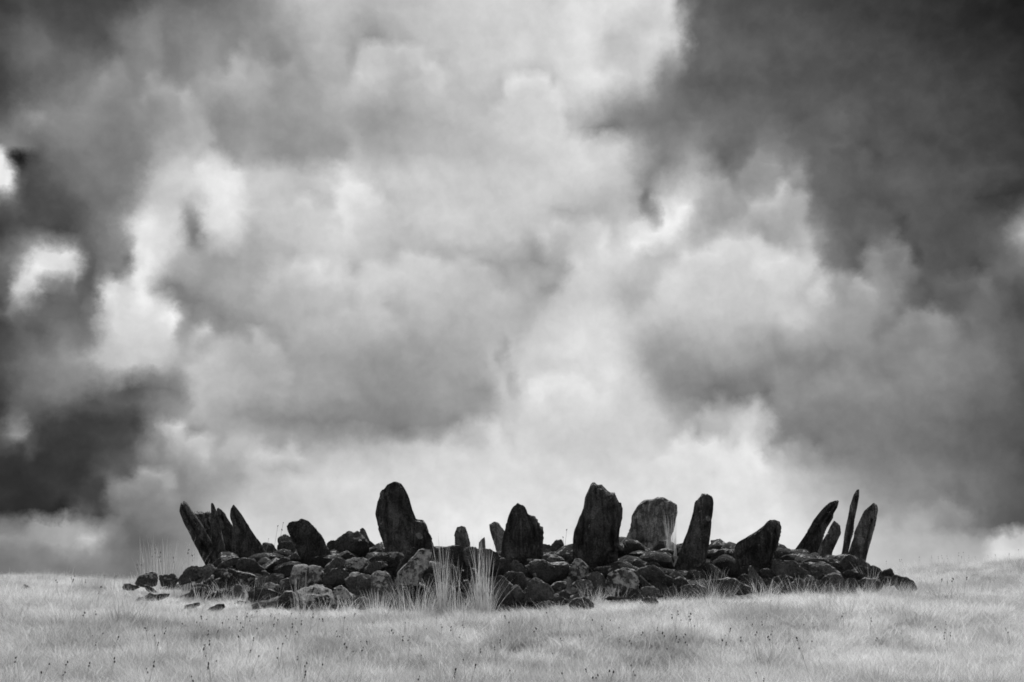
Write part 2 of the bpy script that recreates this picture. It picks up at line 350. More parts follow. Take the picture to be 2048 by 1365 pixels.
def plain(name, v, rough=.9, scale=30, var=.3):
    m, t, out = new_mat(name)
    b = nd(t, 'ShaderNodeBsdfPrincipled'); b.inputs['Roughness'].default_value = rough
    b.inputs['Specular IOR Level'].default_value = .1
    oc = nd(t, 'ShaderNodeTexCoord').outputs['Object']
    t.links.new(grey(t, maprange(t, noise_n(t, oc, scale, 4, .6), .3, .7, v * (1 - var), v * (1 + var))), b.inputs['Base Color'])
    t.links.new(b.outputs[0], out.inputs[0]); return m
SEED = plain('dark_seed_head', .04)
STEM = plain('dry_stem', .45)

# ------------------------------------------------------------------ stones
CX, CY = 0.23, 13.0            # middle of the ring
CONTACT = []                   # where the lowest stones meet the turf
TILE = {'1': (330, 950, 350 / 1592), '2': (640, 950, 350 / 1592), '3': (950, 950, 350 / 1592), '4': (1220, 950, 350 / 1592), '5': (1500, 950, 350 / 1592),
        'A': (240, 1100, 225 / 2048), 'B': (455, 1100, 225 / 2048), 'C': (640, 1100, 225 / 2048), 'D': (820, 1100, 225 / 2048),
        'E': (1000, 1100, 225 / 2048), 'F': (1210, 1080, 225 / 2048), 'G': (1420, 1080, 225 / 2048), 'H': (1620, 1080, 225 / 2048),
        'L': (0, 1080, 430 / 2048), 'M': (400, 1180, 430 / 2048), 'N': (800, 1180, 430 / 2048), 'O': (1200, 1180, 430 / 2048), 'R': (1618, 1080, 430 / 2048)}
def topx(tile, pts):
    ox, oy, s = TILE[tile]; return [(ox + x * s, oy + y * s) for x, y in pts]
def P(s): return [tuple(float(q) for q in w.split(',')) for w in s.split()]
def ring_depth(px, py, rho, back=False):
    """distance at which the line of sight meets a circle of radius rho round the middle of the ring"""
    x, y, z = ray(px, py); k = x / y
    # (k d - CX)^2 + (d - CY)^2 = rho^2
    A, B, C = k * k + 1, -2 * (k * CX + CY), CX * CX + CY * CY - rho * rho
    D = B * B - 4 * A * C
    if D <= 0: return -B / (2 * A)
    return (-B + (1 if back else -1) * math.sqrt(D)) / (2 * A)
_ico = {}
def ico(n):
    if n not in _ico:
        import bmesh
        bm = bmesh.new(); bmesh.ops.create_icosphere(bm, subdivisions=n, radius=1)
        _ico[n] = (np.array([v.co[:] for v in bm.verts]), [tuple(v.index for v in f.verts) for f in bm.faces]); bm.free()
    return _ico[n]
def ray_poly(poly, th):
    """distance from the origin to the outline in direction th (farthest crossing)"""
    d = np.stack([np.cos(th), np.sin(th)], 1); best = np.zeros(len(th))
    n = len(poly)
    for i in range(n):
        a = poly[i]; e = poly[(i + 1) % n] - a
        den = d[:, 0] * e[1] - d[:, 1] * e[0]
        den = np.where(np.abs(den) < 1e-9, 1e-9, den)
        tt = (a[0] * e[1] - a[1] * e[0]) / den
        ss = (a[0] * d[:, 1] - a[1] * d[:, 0]) / den
        ok = (tt > 0) & (ss >= -1e-6) & (ss <= 1 + 1e-6)
        best = np.where(ok, np.maximum(best, tt), best)
    return np.where(best <= 0, best[best > 0].min() if (best > 0).any() else 1, best)
SEEDN = [0]
def stone(name, label, cat, group, pts, depth, thk=None, tone=1.0, lichen=.3, slab=False, lean=0.0, cracks=(), sub=None, rough=1.0, grow=1.07):
    SEEDN[0] += 1; sd = SEEDN[0]; rs = np.random.default_rng(1000 + sd)
    q = np.array([[at_depth(x, y, depth)[0], at_depth(x, y, depth)[2]] for x, y in pts])
    # area centroid
    x, z = q[:, 0], q[:, 1]; x1, z1 = np.roll(x, -1), np.roll(z, -1); cr = x * z1 - x1 * z; A = cr.sum() / 2
    c = np.array([((x + x1) * cr).sum(), ((z + z1) * cr).sum()]) / (6 * A)
    yaw = math.atan2(c[0], depth)                 # broad face turned to look along the radius it stands on
    q = (q - c) * (1.0 if slab else grow) * (math.cos(yaw), 1); area = abs(A); size = math.sqrt(area)
    # round the traced corners a little: one pass of corner cutting
    q = np.concatenate([np.stack([q * .92 + np.roll(q, -1, 0) * .08, q * .08 + np.roll(q, -1, 0) * .92], 1).reshape(-1, 2)])
    cov = np.cov(q.T); w, V = np.linalg.eigh(cov); L = np.sqrt(np.maximum(w, 1e-6)); L = np.maximum(L, L.max() * .18)
    W = (q @ V) / L                              # whitened outline
    if thk is None: thk = (.34 if slab else .46) * size
    dirs, faces = ico(sub or (5 if slab else 4))
    th = np.arctan2(dirs[:, 2], dirs[:, 0]); s = np.hypot(dirs[:, 0], dirs[:, 2]); cdp = dirs[:, 1]
    n = 5.0 if slab else 3.3
    s2 = s ** (2 / n); c2 = np.sign(cdp) * np.abs(cdp) ** (2 / n)
    rad = ray_poly(W, th) * s2
    uv = (np.stack([np.cos(th), np.sin(th)], 1) * rad[:, None] * L) @ V.T
    p = np.stack([uv[:, 0], c2 * thk, uv[:, 1]], 1)
    tp = np.clip(p[:, 1] / thk, 0, 1) * (.26 if slab else .12)     # narrower towards the back
    p[:, 0] *= 1 - tp; p[:, 2] *= 1 - tp * .6
    # broken faces: flat cuts, mostly across the front, back and top
    ext = np.abs(p).max(0); p = p / ext
    for k in range(12 if slab else 15):
        nv = rs.normal(size=3) * ((.3, 1, .3) if slab else (.7, 1, .7)); nv /= np.linalg.norm(nv)
        if slab and abs(nv[1]) < .8: continue
        dd = p @ nv; lat = math.hypot(nv[0], nv[2])
        h = dd.max() * (rs.uniform(.62, .90) if slab else rs.uniform(.50, .86)) if lat < .75 else dd.max() * rs.uniform(.88, .98)
        p = p - nv * (np.maximum(dd - h, 0) * .95)[:, None]
    p = p * ext
    # erosion
    if slab:
        ax = V[:, 1]                              # long axis
        al = p[:, 0] * ax[0] + p[:, 2] * ax[1]; ac = -p[:, 0] * ax[1] + p[:, 2] * ax[0]
        pn = np.stack([ac * 1.0, p[:, 1], al * .35], 1)
    else: pn = p
    pn = pn / size
    off = rs.uniform(0, 50, 3)
    nrm = p / np.maximum(np.linalg.norm(p * (1, size / thk * .6, 1), axis=1)[:, None], 1e-6) if not slab else None
    if slab:
        nrm = np.stack([uv[:, 0] * .6, np.sign(c2) * np.abs(c2) ** 2 * size * .8, uv[:, 1] * .6], 1); nrm /= np.maximum(np.linalg.norm(nrm, axis=1)[:, None], 1e-6)
    else:
        nrm = p / np.maximum(np.linalg.norm(p, axis=1)[:, None], 1e-6)
    f1, f2 = voro(pn * 2.3 + off + .25 * np.stack([fbm(pn * 3 + off, 2, 3), fbm(pn * 3 + off, 2, 5), fbm(pn * 3 + off, 2, 8)], 1), 7)
    edge = 1 - sstep(0, .10, f2 - f1)
    amp = size * rough
    dsp = amp * (.040 * fbm(pn * 2.2 + off, 3, 1) + .030 * fbm(pn * 7 + off, 4, 2) - .030 * edge * (fbm(pn * 1.7 + off, 2, 9) > -.1) + .075 * _cell(pn * (3.6 if slab else 2.6) + off))
    if slab: dsp *= .75
    p = p + nrm * dsp[:, None]
    for line, wdt, dep in cracks:
        cl = np.array([[at_depth(a, b_, depth)[0], at_depth(a, b_, depth)[2]] for a, b_ in line]) - c
        best = np.full(len(p), 9.)
        for a, b_ in zip(cl[:-1], cl[1:]):
            e = b_ - a; tt = np.clip(((p[:, [0, 2]] - a) @ e) / (e @ e), 0, 1)
            best = np.minimum(best, np.linalg.norm(p[:, [0, 2]] - a - tt[:, None] * e, axis=1))
        g_ = (1 - sstep(0, wdt, best + .006 * fbm(p * 25, 2, 4))) * (p[:, 1] < 0)
        p[:, 1] += g_ * dep
    p[:, 1] += lean * (p[:, 2] - p[:, 2].min())
    o = mesh_obj(name, p, faces, ROCK)
    o.data.set_sharp_from_angle(angle=R(32))
    o.location = (c[0], depth, c[1]); o.rotation_euler = (0, 0, -yaw)
    o['bedded'] = 1.0 if slab else .15; o['tone'] = float(tone); o['lichen'] = float(lichen)
    return tag(o, label, cat, group)
def _cell(p):
    """a random step per fracture cell"""
    i = np.floor(p).astype(np.int64); best = np.full(len(p), 9.); val = np.zeros(len(p))
    for dx in (-1, 0, 1):
        for dy in (-1, 0, 1):
            for dz in (-1, 0, 1):
                cc = i + (dx, dy, dz)
                qq = np.stack([cc[:, k] + _hash(cc[:, 0], cc[:, 1], cc[:, 2], 7 + 11 * k) for k in range(3)], 1)
                d = np.linalg.norm(p - qq, axis=1); up = d < best
                val = np.where(up, _hash(cc[:, 0], cc[:, 1], cc[:, 2], 99) - .5, val); best = np.minimum(best, d)
    return val

GS = 'standing stones set round the ring cairn'
# tile, place on the ring, half thickness, tone, lichen, label, outline, cracks
SL = [
('1', ('d', 11.3), .20, 1.1, .15, 'blunt dark slab leaning outward, outermost of the cluster above the leaning flat-faced boulder', '135,300 145,265 175,243 205,265 260,350 330,440 400,560 450,690 480,830 440,900 390,860 300,690 230,560 160,420 130,340', ['170,300 260,480 350,640 420,780']),
('1', ('d', 12.0), .16, 1.8, .45, 'greyer flat-topped slab wedged behind the outermost leaning slab', '262,352 300,340 350,345 425,336 440,400 470,600 500,880 420,880 330,560', ['330,380 380,500 420,620', '370,360 410,480']),
('1', ('d', 11.6), .22, 1.0, .15, 'narrow-tipped slab between the flat-topped slab and its round-shouldered neighbour', '420,275 432,266 445,280 470,335 490,420 530,600 590,860 440,870 425,600 418,400', []),
('1', ('d', 11.85), .2, 1.2, .3, 'round-shouldered slab half hidden behind the sharp-pointed leaning slab', '475,325 490,315 520,335 560,385 615,470 660,600 700,760 680,840 570,850 530,600 480,420', ['520,380 560,520 590,700']),
('1', ('d', 10.3), .2, .8, .12, 'sharp-pointed slab leaning with a long straight sloping edge', '625,280 640,295 700,370 760,470 820,560 880,650 950,760 1025,900 930,930 800,880 700,840 650,700 620,480 592,390 600,325', ['620,300 660,420 760,600 860,780']),
('1', ('F', 4.25), .2, .8, .15, 'thick round-headed slab leaning over the pale-topped square boulder', '1115,480 1130,450 1180,430 1250,408 1300,425 1350,480 1420,560 1470,650 1530,750 1540,850 1450,900 1330,880 1230,740 1180,640 1130,540', ['1180,620 1270,610 1400,650']),
('2', ('F', 4.15), .2, .8, .3, 'tall slab with a squared shoulder step on its side', '605,135 620,105 680,83 735,95 760,130 800,200 830,300 870,400 880,410 930,405 960,450 985,530 1020,570 1045,640 1050,760 990,800 800,820 610,800 590,650 560,560 520,440 500,370 502,310 530,230 575,160 598,152', ['596,140 608,300 598,430 640,620', '795,385 845,450 870,560 895,700', '870,405 930,420']),
('2', ('B', 4.1), .16, 1.9, .3, 'small round-topped stone standing alone at the back of the ring', '1230,520 1250,480 1290,465 1325,475 1345,520 1365,620 1370,720 1230,720 1226,580', []),
('2', ('B', 4.1), .1, 1.9, .2, 'little pointed stone rising behind the tall rush tuft', '1445,620 1470,585 1498,565 1505,620 1508,700 1440,700', []),
('3', ('B', 4.2), .15, 2.1, .2, 'pale leaning slab at the back, beside the jagged-topped stone', '133,460 180,430 215,445 275,520 300,620 270,760 200,720 160,580 140,510', []),
('3', ('F', 4.2), .22, .75, .15, 'broad-based dark stone with a jagged stepped top', '290,420 300,370 340,300 370,275 390,260 410,280 440,288 465,320 480,370 550,400 575,450 600,490 600,620 625,780 600,870 380,870 230,800 265,620 280,500', ['330,330 350,420 320,520', '470,370 520,470 560,620']),
('3', ('F', 4.2), .22, .8, .2, 'tallest broad dark slab with a notched sloping top', '1040,130 1060,90 1085,85 1110,103 1150,100 1190,135 1240,165 1270,160 1300,240 1330,330 1328,400 1305,520 1300,650 1310,860 1240,900 1050,900 960,840 890,800 890,680 910,540 950,420 990,300 1005,210', ['1100,140 1085,220 1110,330', '1235,180 1260,330 1240,520 1255,700', '1000,330 990,520 960,700']),
('4', ('B', 4.1), .25, 2.4, .42, 'wide knobbly slab mottled with grey lichen, at the back of the ring', '205,380 255,292 325,246 380,234 435,202 505,215 568,255 604,290 610,350 590,440 560,580 545,690 545,800 110,790 118,640 155,530 200,440', ['240,420 250,560 235,700', '330,520 340,640 330,720', '470,560 420,640', '390,260 370,330 400,450', '520,320 470,430 480,560']),
('4', ('F', 4.2), .2, .85, .35, 'square-topped column of stone tapering upward, tilted slightly', '770,250 800,225 830,197 870,200 925,220 938,260 930,360 910,500 890,640 865,800 850,950 700,960 560,930 620,770 660,650 720,480 755,350', []),
('4', ('F', 4.3), .28, .7, .12, 'humped wedge-shaped stone leaning over the triangular upright stone', '1390,490 1430,440 1490,422 1540,440 1555,480 1550,540 1525,640 1480,760 1450,900 1300,960 1150,1000 1000,990 1080,850 1130,680 1160,625 1250,580 1340,525', ['1440,560 1420,650 1400,760', '1180,750 1260,690 1340,600', '1490,520 1470,700 1440,820']),
('5', ('d', 10.9), .2, .75, .15, 'long dark slab leaning steeply with a ragged pointed tip', '720,265 800,235 808,250 785,320 755,360 755,400 690,500 640,620 590,780 560,860 400,860 350,810 430,680 500,560 570,430 640,340', ['750,280 650,420 560,570 480,720', '760,320 690,440']),
('5', ('d', 12.2), .16, 1.7, .25, 'grey slab with a clipped corner, tucked beside the long leaning slab', '765,422 820,455 832,530 790,620 750,710 735,840 540,840 620,680 690,560 730,470', []),
('5', ('d', 11.7), .2, 1.3, .2, 'thin needle of stone, the narrowest and most upright of its cluster', '940,190 970,140 995,132 995,190 980,280 950,420 940,520 910,640 890,730 880,860 800,860 840,680 860,540 890,400 910,280', ['960,220 920,420 890,640']),
('5', ('d', 12.1), .18, 1.6, .2, 'outermost leaning slab with a rounded tip, beyond the stone needle', '1080,300 1125,266 1155,290 1162,330 1140,450 1100,580 1080,680 1045,820 960,860 860,840 905,680 950,520 1000,410 1040,340', ['1100,420 1060,600 1040,740']),
]
for tile, where, thk, tone, li, lab, poly, cr in SL:
    pts = topx(tile, P(poly))
    mx_, my_ = np.mean([p[0] for p in pts]), max(p[1] for p in pts)
    d = where[1] if where[0] == 'd' else ring_depth(mx_, my_, where[1], where[0] == 'B')
    stone('standing_stone', lab, 'standing stone', GS, pts, d, thk, tone * 1.6, li + .1, slab=True,
          cracks=[(topx(tile, P(c)), .022, .035) for c in cr], rough=1.0)

GB = 'boulders piled along the rim of the cairn'
GL = 'stones lying loose in the grass'
BO = [
# --- behind and between the standing stones
('1', 'B3.6', 1.3, .2, 'dark rounded boulder just behind the sharp-pointed slab', '890,640 930,622 975,632 1020,690 1040,820 960,820 900,720'),
('1', 'F3.6', 1.5, .35, 'grey upright block peeping out behind the thick round-headed slab', '1030,580 1070,555 1120,540 1160,580 1190,660 1180,720 1130,750 1040,750 1025,680'),
('2', 'F3.6', 1.3, .3, 'narrow stone behind the round-headed slab and the big smooth block', '60,635 100,595 140,610 170,680 180,770 110,780'),
('2', 'F3.9', 1.2, .25, 'big smooth-faced block with a domed top behind the lichened flat boulder', '125,600 180,545 240,520 330,515 370,540 430,610 450,690 430,780 240,790 190,760 140,680'),
('2', 'F3.4', 1.9, .25, 'pale triangular stone with an upright tip, behind the smooth-faced block', '360,500 380,482 405,490 430,550 450,600 520,655 550,690 440,730 380,640'),
('2', 'F3.7', 1.4, .4, 'small low stone at the foot of the shouldered slab', '440,690 500,680 540,660 600,680 600,720 520,740 440,760'),
('3', 'F4.6', 1.2, .25, 'dark stone just behind the top of the dense rush tuft', '0,700 60,682 140,690 200,705 250,770 230,900 100,940 0,900'),
('3', 'B3.9', 2.0, .4, 'little pale boulder just past the jagged stone, at the back', '600,640 630,628 690,640 700,700 650,730 605,730'),
('3', 'B3.7', 1.5, .3, 'dark knobbed boulder between the jagged stone and the tallest slab', '690,640 730,600 770,592 795,610 810,660 890,710 890,790 800,800 700,740'),
('3', 'B4.3', 1.3, .2, 'low dark stone against the skyline beside the tallest slab', '805,668 850,657 895,665 895,710 820,710'),
('3', 'B4.3', 1.4, .2, 'low dark stone between the tallest slab and the knobbly slab', '1295,665 1330,652 1380,668 1380,720 1300,720'),
('F', 'B3.5', 2.0, .8, 'lichen-crusted boulder heap stone at the foot of the knobbly slab', '660,240 780,215 900,205 1130,250 1180,400 1080,510 900,420 700,340'),
('F', 'B3.2', 1.8, .6, 'grey stone behind the tall stems beside the square-topped column', '1170,200 1260,170 1370,205 1330,380 1260,430 1180,350'),
('F', 'F3.4', 1.1, .25, 'long flat dark stone lying below the knobbly slab', '250,330 330,280 560,270 700,300 760,380 600,400 450,430 260,470'),
('4', 'B4.0', 1.1, .15, 'dark crag on the skyline just past the square-topped column', '915,595 960,590 1010,580 1040,620 1090,665 1060,700 960,690 920,640'),
('4', 'B3.6', 1.6, .45, 'rounded stone with a pale top edge under the dark crag', '875,660 930,630 1000,640 1080,690 1085,730 880,730'),
('4', 'B3.9', 1.5, .4, 'small peaked stone against the humped wedge', '1080,660 1110,620 1145,640 1160,710 1090,710'),
('4', 'B2.6', 1.8, .75, 'large pale lichened block between the column and the humped wedge', '870,730 980,715 1100,720 1130,780 1070,890 960,900 870,780'),
('4', 'F3.7', 1.9, .7, 'sloping lichened stone at the foot of the square-topped column', '855,800 900,770 950,850 1010,920 970,960 850,950'),
('5', 'B3.4', 1.5, .35, 'domed boulder on the skyline between the humped wedge and the long slab', '205,700 260,672 320,680 360,720 385,780 340,800 230,790 190,760'),
# --- west end of the rim
('A', 'F5.15', 1.2, .2, 'rounded dark boulder behind the sparse tall grass at the rim', '1060,540 1160,440 1180,370 1260,315 1400,300 1480,330 1520,420 1460,520 1250,600 1110,620'),
('A', 'F4.85', 2.0, .25, 'smooth grey flat-faced boulder tilted against the outermost slab', '1380,560 1450,440 1540,330 1630,255 1700,300 1730,370 1690,440 1600,510 1470,590 1400,600'),
('A', 'F4.7', 1.4, .5, 'small finger of stone with a pale tip at the foot of the leaning cluster', '1670,280 1760,180 1830,150 1865,190 1780,290 1720,340'),
('A', 'F4.55', 1.7, .5, 'lozenge-shaped stone with a pale upper edge under the leaning cluster', '1745,310 1880,215 2048,155 2160,135 2190,195 2110,265 1960,330 1800,340'),
('A', 'F5.3', 1.5, .45, 'mottled boulder wrapped in grass, lowest at the end of the rim', '275,610 340,500 440,430 580,400 650,430 690,520 660,650 480,680 330,660'),
('A', 'F5.25', 1.5, .35, 'low dark stone veiled by tall grass stems at the rim', '700,470 860,440 1000,440 1060,540 1010,680 760,660'),
('A', 'F5.45', 1.3, .3, 'flat-backed stone sunk in grass, first beyond the rim', '40,680 90,630 160,612 300,650 350,690 250,735 80,740'),
('A', 'F5.4', 1.3, .2, 'slanting sliver of stone in the grass at the rim end', '440,640 520,650 620,720 680,775 540,785 470,710'),
('A', 'F5.7', 1.3, .2, 'long low stone with a bump, lying in front of the grass-wrapped boulder', '460,850 550,785 620,815 760,805 885,798 890,850 760,900 600,940 490,920'),
('A', 'F5.8', 1.4, .2, 'small stone almost buried in front of the grass-wrapped boulder', '295,920 340,870 420,855 450,920 340,960'),
('A', 'F5.3', 1.0, .15, 'dark jumbled block at the foot of the smooth flat-faced boulder', '1070,960 1120,840 1280,780 1310,700 1500,680 1620,800 1580,900 1300,930 1140,950'),
('A', 'F5.0', 1.0, .15, 'dark boulder under the smooth flat-faced boulder', '1520,600 1600,545 1700,530 1830,560 1860,650 1750,710 1600,700'),
('A', 'F4.75', 1.1, .2, 'small blocky stone in the hollow beside the smooth flat-faced boulder', '1720,450 1800,400 1890,430 1880,520 1800,610 1700,540'),
('A', 'F5.75', 1.2, .2, 'flat slab lying in the grass below the dark jumbled block', '1180,1060 1210,1000 1330,985 1440,955 1480,1000 1350,1060 1240,1085'),
('A', 'F5.7', 1.2, .25, 'flat stone half sunk at the grass edge beneath the big sloping boulder', '1580,1110 1640,1055 1780,995 1880,985 1920,1050 1780,1130 1650,1145'),
('A', 'F5.25', 1.2, .25, 'big sloping boulder low on the rim, streaked by grass', '1480,920 1680,780 1880,700 1990,760 1980,880 1900,990 1750,1040 1600,1010 1490,980'),
('A', 'F5.1', 1.8, .2, 'thin greyish slab edge above the dark jumbled block', '1290,650 1400,630 1500,625 1640,650 1670,690 1500,725 1330,710'),
# --- tile B
('B', 'F4.55', 1.3, .25, 'broad dark block propping the foot of the sharp-pointed slab', '190,230 300,150 480,170 560,250 700,380 730,440 560,470 350,450 190,410'),
('B', 'F4.85', 1.4, .6, 'long boulder spotted with grey lichen discs', '-90,450 -50,350 10,330 100,365 190,400 350,420 540,465 555,520 525,610 420,630 250,660 60,680 -30,640'),
('B', 'F4.85', 1.4, .3, 'low boulder with a smooth curved back, next to the disc-spotted one', '535,520 600,480 740,470 900,425 1000,440 1025,490 990,550 880,620 680,660 540,660 525,590'),
('B', 'F4.7', 1.7, .5, 'small upright chip of stone above the curved-back boulder', '615,395 680,380 770,440 720,490 630,490'),
('B', 'F5.15', 1.4, .35, 'egg-shaped boulder under the disc-spotted long boulder', '80,730 110,670 200,640 260,690 310,760 330,870 200,950 110,930 60,830'),
('B', 'F5.2', 1.2, .35, 'dark-bellied boulder with a lit upper ledge, behind crossing grass stems', '400,770 450,670 600,660 720,700 850,760 970,820 850,890 700,920 480,970 395,910'),
('B', 'F5.0', 1.6, .65, 'small patchy stone with a white-edged corner', '665,640 730,600 830,605 940,650 1010,700 1010,770 850,760 720,690'),
('B', 'F4.95', 1.6, .65, 'crooked stone with a pale bent ridge beside the square boulder', '935,610 980,550 1080,525 1150,525 1165,600 1250,750 1100,760 1000,710'),
('B', 'F5.35', 2.0, .75, 'pale flat ledge at the grass edge', '705,930 840,880 970,845 950,920 900,1020 850,1060 720,1050'),
('B', 'F5.3', 1.3, .55, 'arched boulder with a white crest at the grass edge', '880,1040 900,960 990,850 1060,760 1180,765 1235,820 1260,930 1310,980 1150,1070 960,1080'),
('B', 'F4.9', 1.7, .95, 'square boulder with a white lichen-crusted top', '1140,560 1160,480 1190,390 1215,300 1350,283 1500,288 1620,293 1720,350 1747,440 1742,560 1690,630 1500,660 1300,695 1180,670'),
('B', 'F5.3', 1.6, .75, 'bulky boulder with a pale ridged top, draped in grass below the square one', '1290,760 1360,690 1560,635 1700,655 1890,755 1950,880 2040,980 1960,1130 1750,1170 1450,1130 1330,1050 1310,860'),
('B', 'F4.5', .9, .15, 'dark boulder in shadow behind the square lichened boulder', '940,400 1000,300 1100,275 1210,285 1200,400 1160,490 1000,490'),
('B', 'F4.2', 1.6, .3, 'smooth rounded cobble in the gap below the grey upright block', '910,210 960,150 1060,138 1135,170 1120,250 1050,310 930,310'),
('B', 'F4.1', 1.9, .5, 'pale-faced stone wedged against the round-headed slab', '1120,160 1190,60 1250,40 1305,110 1290,220 1160,240'),
('B', 'F5.4', 1.6, .3, 'low grey stone rising barely above the grass under the dark-bellied boulder', '440,1000 600,945 730,955 740,1070 460,1080'),
('B', 'F5.35', 1.6, .3, 'low smooth hump in the grass under the egg-shaped boulder', '80,1010 200,930 330,940 345,1030 150,1050'),
('B', 'F5.0', 1.0, .2, 'small stone in the gap right under the edge of the square boulder', '1730,660 1900,640 1930,760 1880,800 1780,760'),
# --- tile C
('C', 'F4.7', 1.7, .45, 'rough-topped boulder with a grey disc, at the foot of the round-headed slab', '60,430 110,300 170,250 230,170 330,142 450,180 490,250 440,330 300,370 180,370'),
('C', 'F4.95', 1.4, .3, 'plump rounded boulder between the square boulder and the kite-shaped one', '60,540 80,450 170,370 330,333 430,343 495,430 475,570 380,640 200,660 90,620'),
('C', 'F4.7', 1.6, .85, 'low flat boulder splashed with white lichen below the smooth-faced block', '430,300 480,200 620,150 760,128 870,200 930,270 900,370 800,410 700,390 540,345'),
('C', 'F4.75', 2.0, .5, 'smooth pale-streaked boulder next to the lichen-splashed flat one', '800,400 880,290 920,230 1060,213 1180,228 1230,290 1080,370 1060,420 950,450'),
('C', 'F4.45', 1.6, .75, 'wide mottled stone under the shouldered slab', '870,210 960,130 1100,60 1260,48 1500,53 1500,150 1420,270 1250,320 1190,250 1000,230'),
('C', 'F5.0', 1.9, .65, 'kite-shaped boulder with a white patch on its upper corner', '550,450 580,410 680,400 850,450 1032,550 960,660 850,730 760,815 640,815 530,750 468,640 480,540 540,500'),
('C', 'F5.1', 1.6, .6, 'speckled peaked boulder behind the small bright grass tuft', '950,480 1010,420 1100,408 1200,398 1270,470 1350,600 1385,690 1300,760 1260,930 1050,940 920,880 940,700'),
('C', 'F4.9', 1.4, .98, 'long tilted boulder covered in white lichen spots', '1370,620 1420,420 1530,310 1700,150 1780,40 1850,-12 1990,-5 2015,150 1985,300 1890,410 1810,580 1750,680 1600,690 1450,690'),
('C', 'F4.75', 1.2, .2, 'narrow dark stone pressed along the tilted lichen-spotted boulder', '1370,450 1420,300 1530,150 1590,15 1680,35 1570,240 1490,370'),
('C', 'F5.2', 1.5, .8, 'crazed boulder beneath the kite-shaped one, webbed with lichen', '245,780 290,660 380,635 460,700 560,790 650,850 620,950 480,990 340,950 255,860'),
('C', 'F5.35', 1.5, .3, 'low stone in the grass below the kite-shaped boulder', '610,970 700,880 800,868 895,920 920,1040 800,1100 650,1080'),
('C', 'F5.2', 1.0, .2, 'dark stone in the hollow under the tilted lichen-spotted boulder', '1310,920 1340,760 1420,690 1560,690 1660,800 1600,980 1440,1160 1290,1080'),
('C', 'F4.95', 1.3, .2, 'small dark stone behind the stems of the rush tuft', '1890,490 2000,420 2080,480 2060,600 1930,610'),
# --- tile D
('2', 'F4.5', 1.3, .3, 'wide flat-topped block behind the two rush tufts', '1050,665 1130,653 1200,640 1300,655 1325,720 1315,840 1240,880 1130,830 1060,770'),
('2', 'F4.55', 1.4, .4, 'flat-topped block next along, behind the rush tufts', '1310,672 1400,660 1460,685 1500,720 1490,830 1340,830 1310,760'),
('D', 'F5.0', 1.7, .25, 'smooth round cobble in the gap between the rush tufts', '920,640 970,560 1060,550 1095,650 1070,750 970,760'),
('D', 'F5.1', 1.5, .3, 'rounded grey boulder partly veiled by the stems of the dense rush tuft', '1520,560 1640,498 1750,540 1850,640 1890,750 1920,920 1700,1060 1560,1020 1500,750'),
('E', 'F5.15', 1.5, .3, 'rounded boulder shouldering the diamond-shaped one', '210,700 290,640 370,690 430,790 510,900 500,1000 330,960 240,850'),
('D', 'F4.85', .8, .15, 'dark stone mostly hidden behind the rush tufts', '560,330 700,260 870,330 910,520 800,650 620,600'),
('D', 'F4.85', .8, .15, 'dark stone mostly hidden behind the rush tufts', '880,420 1040,300 1220,380 1250,580 1080,650 900,560'),
('D', 'F5.1', .9, .15, 'dark stone mostly hidden behind the rush tufts', '280,720 480,640 660,760 640,1000 440,1100 280,950'),
('D', 'F5.15', .9, .15, 'dark stone mostly hidden behind the rush tufts', '620,720 900,740 1060,840 1060,1100 800,1180 620,1060'),
('D', 'F5.15', .9, .15, 'dark stone mostly hidden behind the rush tufts', '1050,760 1300,700 1520,800 1500,1100 1200,1180 1050,1060'),
('D', 'F5.15', 1.0, .2, 'dark stone low at the foot of the dense rush tuft', '1480,1040 1600,960 1760,1000 1800,1130 1660,1190 1500,1170'),
# --- tile E
('E', 'F4.55', 1.2, .2, 'tall dark boulder at the side foot of the jagged stone', '-80,250 -20,160 60,138 130,170 205,260 200,400 90,450 -60,420'),
('E', 'F4.6', 1.1, .15, 'dark dome at the front foot of the jagged stone', '180,270 250,193 340,220 430,300 470,400 430,490 340,450 190,430'),
('E', 'F4.9', 1.3, .25, 'hooked boulder with a lit rim, under the dark dome', '50,490 140,408 300,398 400,420 475,540 498,650 420,740 330,680 230,640 100,560'),
('E', 'F4.7', 1.3, .45, 'large angular block with white patches on its top edge', '475,300 520,210 640,173 800,178 900,245 1060,228 1255,253 1268,300 1230,480 1050,590 900,615 740,590 620,500'),
('E', 'F4.3', 2.0, .6, 'pale-topped stone sitting on the large angular block', '775,115 880,85 1000,93 1100,138 1160,190 1110,255 900,245 800,195'),
('E', 'F4.25', 1.3, .3, 'dark stone against the side of the tallest slab', '1100,210 1180,130 1270,105 1335,190 1330,260 1150,250'),
('E', 'F4.75', 1.5, .95, 'upright rounded boulder with bright white lichen patches, in front of the tallest slab', '1230,420 1260,320 1310,250 1360,158 1500,178 1560,260 1600,330 1590,450 1545,565 1380,575 1260,520'),
('E', 'F4.6', 1.6, .6, 'narrow stone with a pale stripe leaning behind the white-patched round boulder', '1540,240 1600,290 1680,375 1650,410 1580,440 1550,340'),
('E', 'F5.15', 1.4, .3, 'diamond-shaped boulder low on the rim', '430,840 460,720 540,570 640,498 690,508 850,620 980,790 995,830 900,910 760,945 620,940 500,960'),
('E', 'F4.95', 1.5, .6, 'rough crinkled stone under the large angular block', '885,690 1000,600 1090,578 1198,588 1208,690 1080,770 950,760'),
('E', 'F5.05', 1.9, .55, 'pale scuffed boulder beneath the white-patched round boulder', '1300,770 1320,640 1390,565 1540,555 1650,575 1698,700 1650,800 1460,830 1310,810'),
